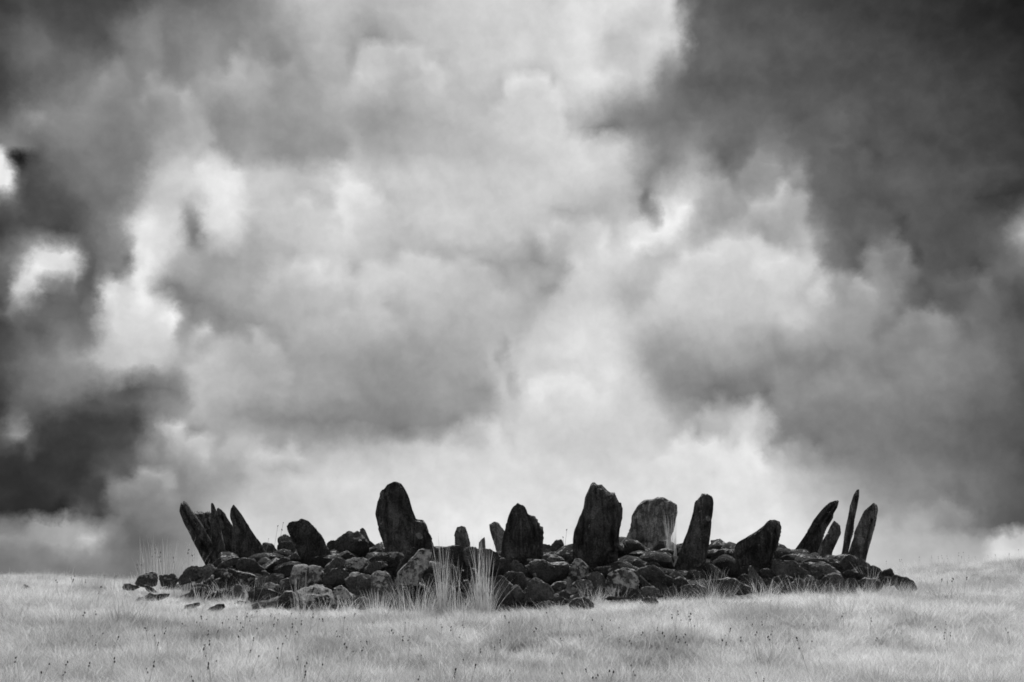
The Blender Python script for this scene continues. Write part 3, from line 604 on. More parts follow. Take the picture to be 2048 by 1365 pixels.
('E', 'F4.95', 1.4, .45, 'rounded boulder with a streak of pale grass down its face', '1575,490 1640,428 1760,422 1880,448 1935,550 1960,710 1860,800 1720,760 1620,640'),
('E', 'F4.55', 1.7, .6, 'thin flat cap stone lying at the foot of the tallest slab', '1685,365 1780,313 1930,298 2060,303 2170,345 2040,400 1850,400'),
('E', 'F5.15', 1.3, .3, 'small wedge stone under the crinkled stone', '1070,800 1110,738 1200,733 1300,800 1260,890 1130,880'),
('E', 'F5.3', 1.7, .3, 'smooth grey stone at the grass edge next to the diamond-shaped boulder', '940,930 1030,848 1150,868 1250,930 1140,1020 980,1040'),
('E', 'F5.45', 1.2, .3, 'dark rounded boulder half buried in the bright grass', '1260,1000 1340,908 1450,868 1560,888 1680,960 1735,1070 1600,1130 1400,1120 1270,1080'),
('E', 'F5.3', .9, .2, 'dark low stone below the diamond-shaped boulder', '620,1060 720,950 880,918 970,970 1060,1050 1180,1110 1000,1160 800,1120'),
('E', 'F5.25', 1.3, .3, 'ridge of stone behind the half-buried dark boulder', '1290,850 1400,798 1560,808 1660,870 1670,980 1560,940 1400,940 1320,930'),
('E', 'F5.25', 3.0, 1.0, 'small white chip of stone beside the diamond-shaped boulder', '980,812 1040,795 1075,820 1060,860 990,855'),
# --- tile F
('F', 'F5.0', 1.5, .95, 'wide boulder crusted with white lichen, below the flat cap stone', '5,690 60,618 220,568 330,558 460,598 540,680 590,770 580,920 420,1000 230,1000 50,970 5,860'),
('F', 'F4.95', 1.8, .3, 'smooth grey slab sloping down to the grass', '285,525 430,522 560,568 690,700 810,800 890,880 980,935 930,990 760,980 640,820 550,700 430,600'),
('F', 'F4.85', 1.1, .25, 'dark peaked boulder with an overhanging end', '570,580 700,508 800,443 870,468 1000,548 1090,638 1250,708 1240,880 1080,940 950,900 850,750 690,670'),
('F', 'F4.4', 1.1, .2, 'dark smooth hump below the long flat stone', '370,470 480,400 620,358 720,383 780,435 730,510 600,535 450,535'),
('F', 'F4.3', 1.5, .35, 'thin shard of stone with a pale rim above the dark peaked boulder', '750,425 850,400 960,438 1060,508 950,530 850,480'),
('F', 'F4.5', 1.0, .3, 'small dark stone at the edge of the square-topped column', '1040,570 1150,538 1240,560 1220,660 1150,670 1060,640'),
('F', 'F4.75', 1.6, .4, 'block-shaped boulder with a pale cheek at the foot of the square-topped column', '1170,650 1230,578 1320,543 1420,548 1475,640 1490,730 1320,720 1220,740'),
('F', 'F4.95', 1.5, .35, 'stubby boulder under the pale-cheeked block', '1245,730 1340,678 1440,688 1540,790 1490,860 1330,880 1240,850'),
('F', 'F4.85', 1.5, .25, 'smooth oval boulder at the front foot of the square-topped column', '1485,630 1530,578 1620,556 1720,588 1790,660 1740,770 1580,810 1500,720'),
('F', 'F5.15', 1.6, .35, 'low broad boulder behind arching grass, next to the flat kerb slab', '1370,880 1500,808 1680,806 1840,860 1870,980 1700,1040 1500,1010 1400,960'),
('F', 'F5.3', 1.4, .3, 'small dark boulder alone at the grass edge below the stubby boulder', '1080,1000 1140,888 1230,848 1295,888 1305,1010 1180,1040'),
('F', 'F5.2', 1.6, .35, 'greyish stone sunk in grass at the foot of the sloping smooth slab', '640,900 760,850 880,850 990,930 850,1010 660,1010'),
# --- loose stones in the grass
('F', 'F5.7', 1.3, .2, 'dark hump of stone under combed grass, out in front of the rim', '620,1160 690,1075 780,1042 900,1068 975,1120 950,1200 800,1225 670,1215'),
('F', 'F5.45', 1.3, .2, 'long thin flat stone showing through the grass below the white-crusted boulder', '20,1070 80,1028 230,1038 400,1045 545,1045 540,1075 250,1090 50,1105'),
('F', 'F5.4', 1.3, .2, 'pebble-sized dark stone above the combed-over hump', '900,1020 950,983 1050,1010 1060,1045 960,1055'),
('L', 'd12.2', 1.2, .2, 'lone dark triangular stone far out in the grass', '195,478 235,428 260,430 310,480 250,495'),
('L', 'd12.4', 1.2, .2, 'small dark hump midway between the lone triangular stone and the rim', '765,482 820,445 865,465 858,492'),
('L', 'd12.0', 1.2, .2, 'low pointed stone just short of the first flat-backed stone', '960,495 1050,440 1090,470 1075,502'),
# --- tile G
('G', 'F5.05', 1.5, .35, 'long flat kerb slab at the foot of the humped wedge', '-60,790 0,745 200,723 480,723 560,790 690,850 760,960 600,1000 300,1010 50,1010 -60,930'),
('G', 'F5.1', 1.5, .3, 'upright triangular stone in front of the humped wedge', '695,560 730,503 770,498 830,600 920,720 1020,900 980,970 760,950 690,880 695,700'),
('G', 'F4.85', 1.1, .2, 'dark stone tucked under the humped wedge', '510,690 600,618 700,640 700,780 600,810 530,750'),
('G', 'F4.75', 1.3, .3, 'blocky small stone behind the triangular upright stone', '905,560 990,515 1100,548 1170,620 1130,680 950,670'),
('G', 'F4.75', 1.8, .2, 'large smooth egg-like boulder between the wedge and the long leaning slab', '1135,540 1230,448 1350,398 1480,383 1560,418 1680,518 1795,590 1790,690 1700,725 1540,700 1350,690 1200,640'),
('G', 'F4.5', 1.7, .25, 'grey stone behind the large egg-like boulder', '1050,450 1090,362 1250,355 1340,400 1210,470 1140,560 1070,580'),
('G', 'F4.95', 1.4, .35, 'boulder with a small white chip, under the large egg-like one', '1120,770 1180,678 1330,648 1500,688 1555,725 1430,830 1280,880 1160,850'),
('G', 'F4.95', 1.3, .25, 'small upright stone right behind the triangular one', '940,770 1010,715 1090,750 1115,850 1070,930 970,890'),
('G', 'F5.15', 1.4, .3, 'dark ragged boulder fringed with grass below the white-chipped one', '1380,900 1450,800 1580,708 1700,738 1765,860 1760,1000 1600,1040 1400,1010'),
('G', 'F5.1', 1.4, .35, 'square dark stone at the grass edge below the long leaning slab', '1735,770 1860,733 1970,738 2005,860 1980,990 1850,1010 1770,930'),
('G', 'F5.15', 1.2, .25, 'low dark stone in the grass under the white-chipped boulder', '1090,920 1250,860 1410,860 1420,1010 1200,1020'),
# --- tile H
('H', 'F4.7', 1.6, .35, 'broad-backed boulder at the foot of the clipped-corner slab', '-200,440 0,398 200,398 330,438 420,490 560,630 510,710 330,660 240,640 150,730 0,740 -100,700 -140,580'),
('H', 'F4.5', 1.3, .4, 'thin layer of stone on top of the broad-backed boulder', '-190,400 0,343 150,338 280,348 350,410 280,455 170,440 0,425'),
('H', 'F4.9', 1.4, .3, 'dark arched boulder below the broad-backed one', '180,780 260,658 400,603 520,638 615,730 610,870 480,930 250,910'),
('H', 'F4.5', 1.0, .15, 'dark wedge between the broad-backed boulder and the crouching one', '360,425 520,415 610,520 655,630 610,700 490,570'),
('H', 'F4.45', 1.2, .3, 'crouching dark boulder at the foot of the stone needle', '520,430 610,338 690,273 780,298 855,380 840,490 740,560 620,570 570,470'),
('H', 'F4.45', 2.4, .3, 'light grey slab edge tilted beside the crouching boulder', '825,385 880,333 940,348 1080,448 1120,510 1000,530 890,470'),
('H', 'F4.8', 1.5, .35, 'low flat-topped boulder below the crouching one', '610,600 740,553 850,598 1010,640 960,720 760,720 630,680'),
('H', 'F4.6', 1.0, .15, 'dark stone under the tilted light grey edge', '860,480 980,495 1080,515 1110,620 960,650 870,580'),
('H', 'F4.6', 1.1, .15, 'smooth dark dome behind the splayed grass tuft', '1040,550 1090,478 1160,468 1275,530 1310,600 1250,680 1100,650'),
('H', 'F4.75', 1.1, .15, 'round dark knob of stone, second from the end of the rim', '1300,620 1350,558 1440,518 1500,543 1525,620 1550,690 1440,710 1320,680'),
('H', 'F4.9', 1.3, .25, 'end boulder of the rim, a dark block sloping into the grass', '1520,670 1570,648 1700,688 1780,698 1890,760 1925,890 1850,1000 1700,980 1590,890 1500,770'),
('H', 'F5.0', 1.3, .3, 'pointed dark boulder in grass below the low flat-topped one', '600,850 700,698 820,718 870,870 760,960 610,940'),
('H', 'F4.95', 1.4, .3, 'wide rough boulder beneath the splayed grass tuft', '850,780 1000,698 1200,718 1310,770 1300,930 1100,990 950,920'),
('H', 'F4.85', 1.2, .2, 'dark low stone between the wide rough boulder and the end boulder', '1270,690 1500,680 1580,790 1500,840 1310,810'),
('H', 'F5.05', 1.2, .25, 'low dark stone in the grass beneath the dark arched boulder', '180,900 400,850 580,890 590,1000 300,1000'),
]
for tile, where, tone, li, lab, poly in BO:
    pts = topx(tile, P(poly))
    mx_, my_ = np.mean([p[0] for p in pts]), max(p[1] for p in pts)
    v = float(where[1:])
    d = v if where[0] == 'd' else ring_depth(mx_, my_, v, where[0] == 'B')
    loose = tile == 'L' or 'grass' in lab and v >= 5.4
    nm = 'boulder'
    if (v >= 5.04 or my_ > 1163) and where[0] != 'B':
        bx, _, bz = at_depth(mx_, my_, d)
        CONTACT.append((bx, d, bz + (-.015 if tile == 'L' else .015 if loose else -.095 if 560 < mx_ < 1130 else -.055)))
    stone(nm, lab, 'boulder', GL if loose else GB, pts, d, None, tone * .95, li)

# ------------------------------------------------------------------ ground
_yy = np.array([-200, -20, 0, 4.6, 7.9, 12.5, 17, 20, 22.5, 26, 32, 60, 160, 400, 5000.])
_zz = np.array([-9, -1.9, -.86, -.50, -.34, -.24, -.18, -.14, -.18, -.38, -1.1, -7, -35, -90, -90.])
_ty = np.concatenate([np.linspace(-200, 60, 1301), np.linspace(61, 5000, 600)])
_tz = np.interp(_ty, _yy, _zz); _k = np.hanning(17); _k /= _k.sum()
_tz[:1301] = np.convolve(np.pad(_tz[:1301], 8, mode='edge'), _k, mode='valid')
def base_z(x, y, mound=True):
    x = np.atleast_1d(np.asarray(x, float)); y = np.atleast_1d(np.asarray(y, float))
    z = EYE + np.interp(y, _ty, _tz)
    z = z + .54 * sstep(5, 12, x) * sstep(10.5, 21, y) * (1 - sstep(24, 60, y))
    z = z + .12 * sstep(6, 11, -x) * sstep(13, 20, y) * (1 - sstep(24, 60, y))
    p = np.stack([x, y, 0 * x], 1)
    near = 1 - sstep(40, 90, np.hypot(x, y))
    z = z + near * (.045 * fbm(p * .55, 2, 3) + .022 * fbm(p * 1.9, 2, 5))
    if mound:
        r = np.hypot((x - CX) * 1.12, y - CY)
        z = z + .36 * (1 - sstep(3.7, 5.15, r)) + .10 * (1 - sstep(1.5, 4, r)) * 0
    return z
_cp = np.array(CONTACT); _cd = _cp[:, 2] - base_z(_cp[:, 0], _cp[:, 1])
def ground_z(x, y, mound=True):
    x = np.atleast_1d(np.asarray(x, float)); y = np.atleast_1d(np.asarray(y, float))
    num = np.zeros(len(x)); den = np.zeros(len(x))
    for (cx_, cy_, _), dl in zip(_cp, _cd):
        w = np.exp(-((x - cx_) ** 2 + ((y - cy_) * .8) ** 2) / (2 * .55 ** 2)); num += w * dl; den += w
    return base_z(x, y, mound) + num / (den + .10)
gx = np.unique(np.concatenate([np.linspace(-4000, -100, 14), np.linspace(-100, -18, 20), np.linspace(-18, 18, 241), np.linspace(18, 100, 20), np.linspace(100, 4000, 14)]))
gy = np.unique(np.concatenate([np.linspace(-1500, -60, 8), np.linspace(-60, -2, 16), np.linspace(-2, 30, 214), np.linspace(30, 120, 30), np.linspace(120, 4500, 24)]))
XX, YY = np.meshgrid(gx, gy); gz = ground_z(XX.ravel(), YY.ravel())
gv = np.stack([XX.ravel(), YY.ravel(), gz], 1); nx = len(gx)
gf = [(j * nx + i, j * nx + i + 1, (j + 1) * nx + i + 1, (j + 1) * nx + i) for j in range(len(gy) - 1) for i in range(nx - 1)]
m, t, out = new_mat('moor_turf')
b = nd(t, 'ShaderNodeBsdfPrincipled'); b.inputs['Roughness'].default_value = 1; b.inputs['Specular IOR Level'].default_value = .05
oc = nd(t, 'ShaderNodeTexCoord').outputs['Object']
g = maprange(t, noise_n(t, oc, 3, 8, .65), .3, .7, .58, .76)
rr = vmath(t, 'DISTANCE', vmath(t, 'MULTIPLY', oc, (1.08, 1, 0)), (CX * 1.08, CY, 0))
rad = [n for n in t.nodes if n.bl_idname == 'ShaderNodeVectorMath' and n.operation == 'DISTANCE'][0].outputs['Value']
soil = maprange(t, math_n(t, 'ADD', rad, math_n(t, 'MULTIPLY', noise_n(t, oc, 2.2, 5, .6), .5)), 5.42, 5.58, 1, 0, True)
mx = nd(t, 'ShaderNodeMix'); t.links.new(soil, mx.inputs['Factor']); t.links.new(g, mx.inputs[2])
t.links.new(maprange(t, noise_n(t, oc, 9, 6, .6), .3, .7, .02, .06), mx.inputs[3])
t.links.new(grey(t, mx.outputs[0]), b.inputs['Base Color'])
bu = nd(t, 'ShaderNodeBump'); bu.inputs['Strength'].default_value = .6; bu.inputs['Distance'].default_value = .04
t.links.new(noise_n(t, oc, 22, 8, .7), bu.inputs['Height']); t.links.new(bu.outputs[0], b.inputs['Normal'])
t.links.new(b.outputs[0], out.inputs[0])
ground = mesh_obj('ground', gv, gf, m); tag(ground, 'pale grassy hilltop rising gently to the stone ring', kind='structure')

# small rubble packed in the heart of the cairn
def rubble():
    V, Fc = [], []; dirs, faces = ico(2); n0 = 0
    k = 0
    while k < 1300:
        a = rng.uniform(0, 2 * math.pi); r = 5.0 * math.sqrt(rng.uniform(0, 1))
        x, y = CX + r * math.cos(a), CY + r * math.sin(a); k += 1
        s = rng.uniform(.07, .19)
        z_ = float(base_z(x, y)[0]) + s * .8
        f_ = y * CA + (z_ - EYE) * SA
        if not 400 < 1024 + FPX * x / f_ < 1760 or 682.5 - FPX * ((z_ - EYE) * CA - y * SA) / f_ < 1110: continue
        p = dirs * s * rng.uniform(.7, 1.25, 3)
        for _ in range(6):
            nv = rng.normal(size=3); nv /= np.linalg.norm(nv); dd = p @ nv
            p = p - nv * np.maximum(dd - s * rng.uniform(.55, .9), 0)[:, None] * .9
        p = p * (1, 1, .75) + (x, y, float(ground_z(x, y)[0]) + s * .18)
        V.append(p); Fc += [tuple(i + n0 for i in f) for f in faces]; n0 += len(dirs)
    o = mesh_obj('rubble', np.concatenate(V), Fc, ROCK); o.data.set_sharp_from_angle(angle=R(35))
    o['tone'] = .7; o['lichen'] = .2
    tag(o, 'small dark stones packed in the heart of the cairn', kind='stuff')
rubble()

# ------------------------------------------------------------------ grass
def blades(n, spread, hlo, hhi, width, bend, upright=0.0, seed=0, hp=1.0, segs=3):
    r = np.random.default_rng(seed); V, Fc, B = [], [], []
    for i in range(n):
        a = r.uniform(0, 2 * math.pi); rr = spread * math.sqrt(r.uniform(0, 1))
        bx, by = rr * math.cos(a), rr * math.sin(a)
        h = hlo + (hhi - hlo) * r.uniform(0, 1) ** hp; da = r.uniform(0, 2 * math.pi)
        lean = bend * r.uniform(.1, 1.0) ; lx, ly = math.cos(da) * lean * h + bx * upright, math.sin(da) * lean * h + by * upright
        wa = r.uniform(0, math.pi); wx, wy = math.cos(wa) * width / 2, math.sin(wa) * width / 2
        b = r.uniform(0, 1); base = len(V)
        for s in range(segs):
            t_ = s / segs; k = 1 - .75 * t_
            x, y, z = bx + lx * t_ ** 1.8, by + ly * t_ ** 1.8, h * t_ * (1 - .18 * lean * t_)
            V += [(x - wx * k, y - wy * k, z), (x + wx * k, y + wy * k, z)]; B += [b, b]
        V.append((bx + lx, by + ly, h * (1 - .18 * lean))); B.append(b)
        for s in range(segs - 1):
            q = base + 2 * s; Fc.append((q, q + 1, q + 3, q + 2))
        q = base + 2 * (segs - 1); Fc.append((q, q + 1, q + 2))
    return V, Fc, B
def blade_mesh(name, data, mat):
    V, Fc, B = data
    me = bpy.data.meshes.new(name); me.from_pydata(V, [], Fc); me.materials.append(mat)
    me.attributes.new('blade', 'FLOAT', 'POINT').data.foreach_set('value', B)
    me.polygons.foreach_set('use_smooth', [True] * len(me.polygons))
    return me
src = bpy.data.collections.new('tuft_kinds')
for i in range(11):
    if i >= 8: dat = blades(190, .12, .012, .052, .0026, 1.6, 0.5, 50 + i)
    elif i < 6: dat = blades(170, .10, .035, .11, .0024, 1.5, 0.6, 50 + i)
    else: dat = blades(50, .08, .08, .19, .0026, .6, 0.9, 50 + i)
    src.objects.link(bpy.data.objects.new('tuft_%02d' % i, blade_mesh('tuft', dat, GRASS)))
def scatter():
    pts = []
    def zone(y0, y1, n, s0, s1):
        y = np.sqrt(rng.uniform(y0 ** 2, y1 ** 2, n)); x = y * rng.uniform(-.62, .62, n)
        pts.append(np.stack([x, y, rng.uniform(s0, s1, n)], 1))
    zone(2.6, 6.5, 6500, .7, 1.1); zone(6.5, 11, 11000, .75, 1.2); zone(11, 17, 11000, .9, 1.35); zone(17, 27, 13000, 1.1, 1.8)
    for sx_, n in ((-1, 1500), (1, 1500)):       # beside and behind the camera's own view
        y = rng.uniform(-3, 20, n); x = sx_ * (np.abs(y) * .62 + rng.uniform(0, 5, n)); pts.append(np.stack([x, y, rng.uniform(1, 1.8, n)], 1))
    a = rng.uniform(0, 2 * math.pi, 2600); r = rng.uniform(4.8, 5.6, 2600)   # longer fringe round the foot of the cairn
    pts.append(np.stack([CX + r * np.cos(a), CY + r * np.sin(a), rng.uniform(.7, 1.05, 2600)], 1))
    p = np.concatenate(pts)
    r = np.hypot((p[:, 0] - CX) * 1.1, p[:, 1] - CY)
    phi = np.arctan2(p[:, 0] - CX, CY - p[:, 1])
    edge = 5.2 - .34 * sstep(.15, .5, phi) + .14 * fbm(np.stack([p[:, 0], p[:, 1], 0 * r], 1) * 1.6, 2, 21)
    keep = (r > edge) | ((r < 4.4) & (rng.uniform(0, 1, len(p)) < .006))
    p = p[keep]; r = r[keep]
    q = np.stack([p[:, 0], p[:, 1], 0 * p[:, 0]], 1)
    z = ground_z(p[:, 0], p[:, 1]) - .01
    tone = np.clip(.89 + .09 * fbm(q * .7, 2, 31) + .20 * fbm(q * 4.5, 3, 33) + rng.normal(0, .12, len(p)) - .38 * (rng.uniform(0, 1, len(p)) < .07), .36, 1.06)
    dark = sstep(.55, .9, fbm(q * 1.25, 2, 41)); tone = tone * (1 - .30 * dark)
    me = bpy.data.meshes.new('grass'); me.from_pydata(np.stack([p[:, 0], p[:, 1], z], 1).tolist(), [], [])
    n = len(p); kind = np.where(rng.uniform(0, 1, n) < .06, rng.integers(6, 8, n), rng.integers(0, 6, n))
    short = rng.uniform(0, 1, n) < 1 - .92 * sstep(5.8, 7.8, r); kind = np.where(short & (rng.uniform(0, 1, n) < .985), rng.integers(8, 11, n), kind)   # cropped short round the cairn
    fringe = (np.hypot(p[:, 0] - CX, p[:, 1] - CY) < 5.5); kind = np.where(fringe & (rng.uniform(0, 1, n) < .07), rng.integers(6, 8, n), kind)
    me.attributes.new('kind_index', 'INT', 'POINT').data.foreach_set('value', kind.astype(np.int32))
    me.attributes.new('size', 'FLOAT', 'POINT').data.foreach_set('value', p[:, 2])
    me.attributes.new('tone', 'FLOAT', 'POINT').data.foreach_set('value', tone)
    rot = np.stack([rng.normal(.05, .12, n), rng.normal(.04, .14, n), rng.uniform(0, 6.283, n)], 1)
    me.attributes.new('turn', 'FLOAT_VECTOR', 'POINT').data.foreach_set('vector', rot.ravel())
    me.materials.append(GRASS)
    o = bpy.data.objects.new('grass', me); COL.objects.link(o)
    ng = bpy.data.node_groups.new('grass_scatter', 'GeometryNodeTree')
    ng.interface.new_socket('Geometry', in_out='INPUT', socket_type='NodeSocketGeometry')
    ng.interface.new_socket('Geometry', in_out='OUTPUT', socket_type='NodeSocketGeometry')
    gi = ng.nodes.new('NodeGroupInput'); go = ng.nodes.new('NodeGroupOutput')
    ci = ng.nodes.new('GeometryNodeCollectionInfo'); ci.inputs['Collection'].default_value = src
    ci.inputs['Separate Children'].default_value = True; ci.inputs['Reset Children'].default_value = True
    iop = ng.nodes.new('GeometryNodeInstanceOnPoints'); iop.inputs['Pick Instance'].default_value = True
    def na(name, ty):
        a_ = ng.nodes.new('GeometryNodeInputNamedAttribute'); a_.data_type = ty; a_.inputs[0].default_value = name
        return a_.outputs[0]
    er = ng.nodes.new('FunctionNodeEulerToRotation')
    ng.links.new(na('turn', 'FLOAT_VECTOR'), er.inputs[0])
    L = ng.links.new
    L(gi.outputs[0], iop.inputs['Points']); L(ci.outputs[0], iop.inputs['Instance']); L(na('kind_index', 'INT'), iop.inputs['Instance Index'])
    L(er.outputs[0], iop.inputs['Rotation']); L(na('size', 'FLOAT'), iop.inputs['Scale']); L(iop.outputs[0], go.inputs[0])
    md = o.modifiers.new('scatter', 'NODES'); md.node_group = ng
    tag(o, 'short pale dry moor grass covering the hilltop', kind='stuff')
scatter()

# ------------------------------------------------------------------ tall tufts
def find_ground(px, py, lift=0.0):
    """where the line of sight through a point meets the ground raised by lift"""
    d = np.arange(3.2, 26, .04); rx, ry, rz = ray(px, py); k = d / ry
    hit = np.nonzero(EYE + rz * k <= ground_z(rx * k, d, False) + lift)[0]
    i = hit[0] if len(hit) else 370
    return rx * k[i], d[i]
def tuft(label, px, py, depth, n, spread, hlo, hhi, bend, upright, group, seed, width=.0042, name='rush_tuft', cat='rush tuft', sq=1.0):
    x, y, _ = at_depth(px, py, depth)
    dat = blades(n, spread, hlo, hhi, width, bend, upright, seed, hp=.8, segs=5)
    if name == 'rush_tuft':      # shorter stems and dead blades splaying round the sheaf
        d2 = blades(int(n * 1.3), spread * 1.5, hlo * .4, hhi * .55, width * .85, .55, 1.2, seed + 70, hp=1.2, segs=5)
        b0 = len(dat[0]); dat = (dat[0] + d2[0], dat[1] + [tuple(i + b0 for i in f) for f in d2[1]], dat[2] + d2[2])
    o = bpy.data.objects.new(name, blade_mesh(name, dat, RUSH)); COL.objects.link(o)
    o.location = (x, y, float(ground_z(x, y)[0]) - .02); o.scale = (1, sq, 1)
    return tag(o, label, cat, group)
GR = 'tall rush tufts before the cairn'
tuft('tall rush tuft of few stout pale stems, nearer the tilted lichen-spotted boulder', 884, 1235, 7.68, 62, .038, .20, .70, .20, .5, GR, 1, .0044)
tuft('tall dense rush tuft with a broad sheaf of stems, nearer the jagged stone', 966, 1238, 7.66, 110, .062, .18, .68, .18, .5, GR, 2, .0044)
tuft('thin open rush tuft between the two tall sheaves', 922, 1236, 7.7, 40, .10, .12, .52, .28, .5, GR, 3, .0040)
GT = 'grass tufts at the foot of the boulders'
def gt(label, px, py, d, n=90, spread=.08, hlo=.08, hhi=.24, bend=.5, up=1.5, seed=0, w=.0032):
    tuft(label, px, py, d, n, spread, hlo, hhi, bend, up, GT, seed, w, 'grass_tuft', 'grass tuft')
gt('bright pointed grass tuft below the speckled peaked boulder', 757, 1228, 7.72, 130, .09, .1, .24, .35, .8, 11)
gt('wide spiky grass tuft at the foot of the tilted lichen-spotted boulder', 828, 1232, 7.66, 170, .15, .12, .34, .5, .8, 12)
gt('sparse tall grass tuft veiling the mottled boulder at the end of the rim', 322, 1200, 10.3, 130, .24, .2, .58, .22, .3, 13, .0052)
gt('leaning wisp of tall grass in front of the rounded dark boulder', 384, 1200, 9.3, 36, .08, .2, .46, .35, .4, 14, .0050)
gt('few grass stems splayed at the foot of the square lichened boulder', 600, 1222, 7.9, 26, .05, .12, .40, .3, .8, 15)
gt('grass draped over the front of the bulky pale-ridged boulder', 650, 1228, 7.75, 75, .17, .06, .22, .5, .5, 16)
gt('tall pale stems rising beside the knobbly slab', 1345, 1150, 9.6, 55, .05, .2, .50, .12, .6, 17, .004)
gt('short bright tuft between the square-topped column and the humped wedge', 1432, 1175, 8.55, 60, .06, .1, .26, .4, 1.2, 18)
gt('arching grass tuft before the flat kerb slab', 1418, 1200, 8.0, 50, .08, .12, .32, .6, 1.0, 19)
gt('small bright tuft hugging the pointed dark boulder', 1716, 1198, 9.0, 90, .09, .08, .2, .5, 1.2, 20)
gt('splayed grass tuft on top of the wide rough boulder', 1742, 1190, 9.15, 40, .05, .15, .36, .5, 2.0, 21)
gt('bright tuft in front of the end boulder of the rim', 1778, 1200, 9.2, 120, .16, .08, .22, .5, .9, 22)
gt('grass tuft spilling over the wide white-crusted boulder', 1236, 1203, 7.95, 55, .08, .08, .22, .6, 1.0, 23)
gt('grass tuft beside the rounded boulder with the pale streak', 1193, 1205, 7.9, 80, .09, .08, .22, .5, 1.0, 24)
gt('thin grass fringe under the dark ragged boulder', 1595, 1205, 8.2, 60, .1, .08, .24, .5, .9, 25)

# ------------------------------------------------------------------ seed stalks
def stalk_mesh(seed, h, hs=1.0):
    r = np.random.default_rng(seed); V, Fc, M = [], [], []
    lean = r.uniform(-.25, .25); rad = .0011
    def path(t_): return np.array([lean * h * t_ ** 1.6, .1 * lean * h * t_, h * t_])
    n = 6
    for i in range(n):
        c = path(i / (n - 1))
        for k in range(3): V.append(tuple(c + rad * np.array([math.cos(k * 2.094), math.sin(k * 2.094), 0])))
    for i in range(n - 1):
        for k in range(3): Fc.append((i * 3 + k, i * 3 + (k + 1) % 3, i * 3 + 3 + (k + 1) % 3, i * 3 + 3 + k)); M.append(0)
    dirs, faces = ico(1)
    for j in range(int(r.integers(1, 3))):
        t_ = 1 - j * r.uniform(.07, .13); c = path(max(t_, .5)) + np.array([r.uniform(-.008, .008), 0, 0]) * min(j, 1)
        s = r.uniform(.0028, .0046) * hs; b0 = len(V); tilt = r.uniform(-.5, .5)
        for d_ in dirs:
            q = d_ * s * np.array([.85, .85, 1.35]); q = np.array([q[0] + tilt * q[2], q[1], q[2]]) * r.uniform(.85, 1.15)
            V.append(tuple(c + q))
        for f in faces: Fc.append(tuple(i + b0 for i in f)); M.append(1)
    me = bpy.data.meshes.new('seed_stalk'); me.from_pydata(V, [], Fc); me.materials.append(STEM); me.materials.append(SEED)
    me.polygons.foreach_set('material_index', M); me.polygons.foreach_set('use_smooth', [True] * len(Fc))
    return me
short_k = [stalk_mesh(200 + i, .14) for i in range(10)]
tall_k = [stalk_mesh(300 + i, .46, 2.1) for i in range(6)]
wisp_k = [stalk_mesh(320 + i, .46, 1.1) for i in range(4)]
def stalk(px, py, mesh, h, label, group, depth=None, s=1.0):
    if depth is None: x, y = find_ground(px, py, h * s * .97)
    else: x, y, _ = at_depth(px, py, depth)
    o = bpy.data.objects.new('seed_stalk', mesh); COL.objects.link(o)
    z = float(ground_z(x, y, False)[0])
    if depth is not None: s = max(.3, (at_depth(px, py, depth)[2] - z) / h)
    o.location = (x, y, z); o.rotation_euler = (0, 0, random.choice((0, math.pi)) + random.uniform(-.5, .5)); o.scale = (s, s, s)
    return tag(o, label, 'seed stalk', group)
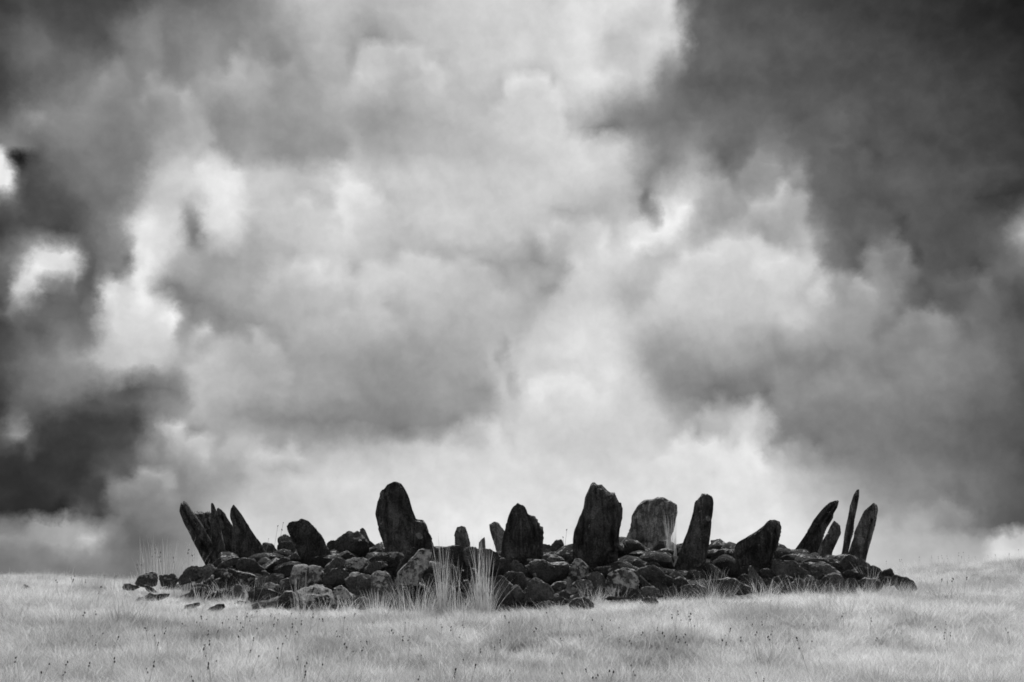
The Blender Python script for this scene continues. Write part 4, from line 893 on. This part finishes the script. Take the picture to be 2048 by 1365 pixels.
SPOTS = {
'L': '225,1145 385,1195 370,1285 600,1180 570,1275 820,1195 885,990 960,905 895,925 1058,945 1050,1140 1055,1180 1425,1185 1400,1255 1385,825 1420,860 1500,920 1475,1000 1620,855 1645,900 1630,790 1710,815 1940,805 1975,1010 1965,1095 2030,1180 1830,1325 910,695 765,715 480,370 545,330 570,395 640,390 715,370 730,355 790,390 825,360 955,350 1090,350 1105,365 930,465 945,500 1975,745 2020,880',
'M': '70,270 30,330 25,375 118,405 135,495 70,540 60,580 125,705 145,735 225,290 240,330 300,265 318,328 262,375 365,365 400,405 400,460 480,470 425,595 485,645 420,237 445,285 535,250 560,215 650,240 670,275 722,300 580,330 602,378 650,340 765,235 817,240 860,290 850,340 915,340 930,305 880,420 852,460 765,525 768,575 800,660 960,650 965,710 1085,735 1040,795 930,830 1045,240 955,215 1115,290 1230,290 1245,410 1250,465 1405,365 1385,460 1435,530 1438,600 1548,500 1550,565 1650,520 1360,280 1425,240 1890,460 1868,400 1988,475 1940,330 1985,525',
'N': '358,280 395,350 238,385 545,380 568,440 633,345 735,585 145,640 180,835 445,785 490,825 628,685 655,735 898,500 930,570 1063,780 1245,395 1058,275 1068,330 1460,235 1770,300 1952,370 1565,480 1740,440 1975,460 1470,622 1628,812 1835,775 1900,785 1940,800 1910,850 1835,835',
'O': '140,310 165,390 235,490 238,535 365,415 325,510 700,215 722,250 715,305 815,240 880,305 885,355 585,385 640,427 668,470 770,455 750,495 860,530 645,560 1180,400 1178,455 1130,495 1150,530 1405,345 1418,290 1450,415 1403,465 1548,240 1575,320 1635,420 1638,460 1615,115 1945,470 1965,500 1985,575 1930,355 315,745 325,790 1550,805 1530,860 1020,870',
'R': '320,720 570,760 880,880 615,945 1270,800 1245,850 1300,875 1315,905 1320,930 1890,855 1912,890 1065,310 1100,310 1160,355 1170,300 1215,385 1240,320 1245,370 1335,380 1370,360 1420,365 1450,370 1550,345 1555,370 1720,365 1830,350 2035,360 1990,390 1760,380 1330,400',
}
for tl, s in SPOTS.items():
    pts = topx(tl, P(s))
    for px, py in pts:
        if px > 2040 or px < 8: continue
        far = py < 1185
        stalk(px, py, random.choice(short_k), .14, 'thin stalk with dark seed heads standing in the open grass', 'seed stalks dotted through the grass', s=random.uniform(.8, 1.2) * (1.15 if far else 1))
for px, py in topx('L', P('1300,240 1350,240 1470,160 1525,92 1525,165 1575,160 1650,180 1700,170 1760,97 1860,140 1885,150 1480,120')):
    stalk(px, py, random.choice(tall_k), .46, 'tall thin stalk with dark seed heads against the sky beside the leaning cluster', 'tall stalks by the leaning cluster', depth=11.2)
for px, py in topx('R', P('720,205 910,190 1025,165 1150,155 1215,160 1290,150 1340,155 1400,125 1480,120 1500,150 1570,165 1700,150 1780,140 1895,130 1990,95 880,190 1440,160')):
    stalk(px, py, random.choice(tall_k), .46, 'faint stalk rising along the skyline of the far slope', 'stalks along the skyline', depth=19.0)
for px, py in ((1122, 1060), (1136, 1075), (1148, 1066), (1352, 1066), (1356, 1088), (1240, 1068), (545, 1052), (552, 1046), (519, 1072), (527, 1078)):
    stalk(px, py, random.choice(wisp_k), .46, 'wispy seed stalk growing between the standing stones', 'stalks between the stones', depth=10.5)
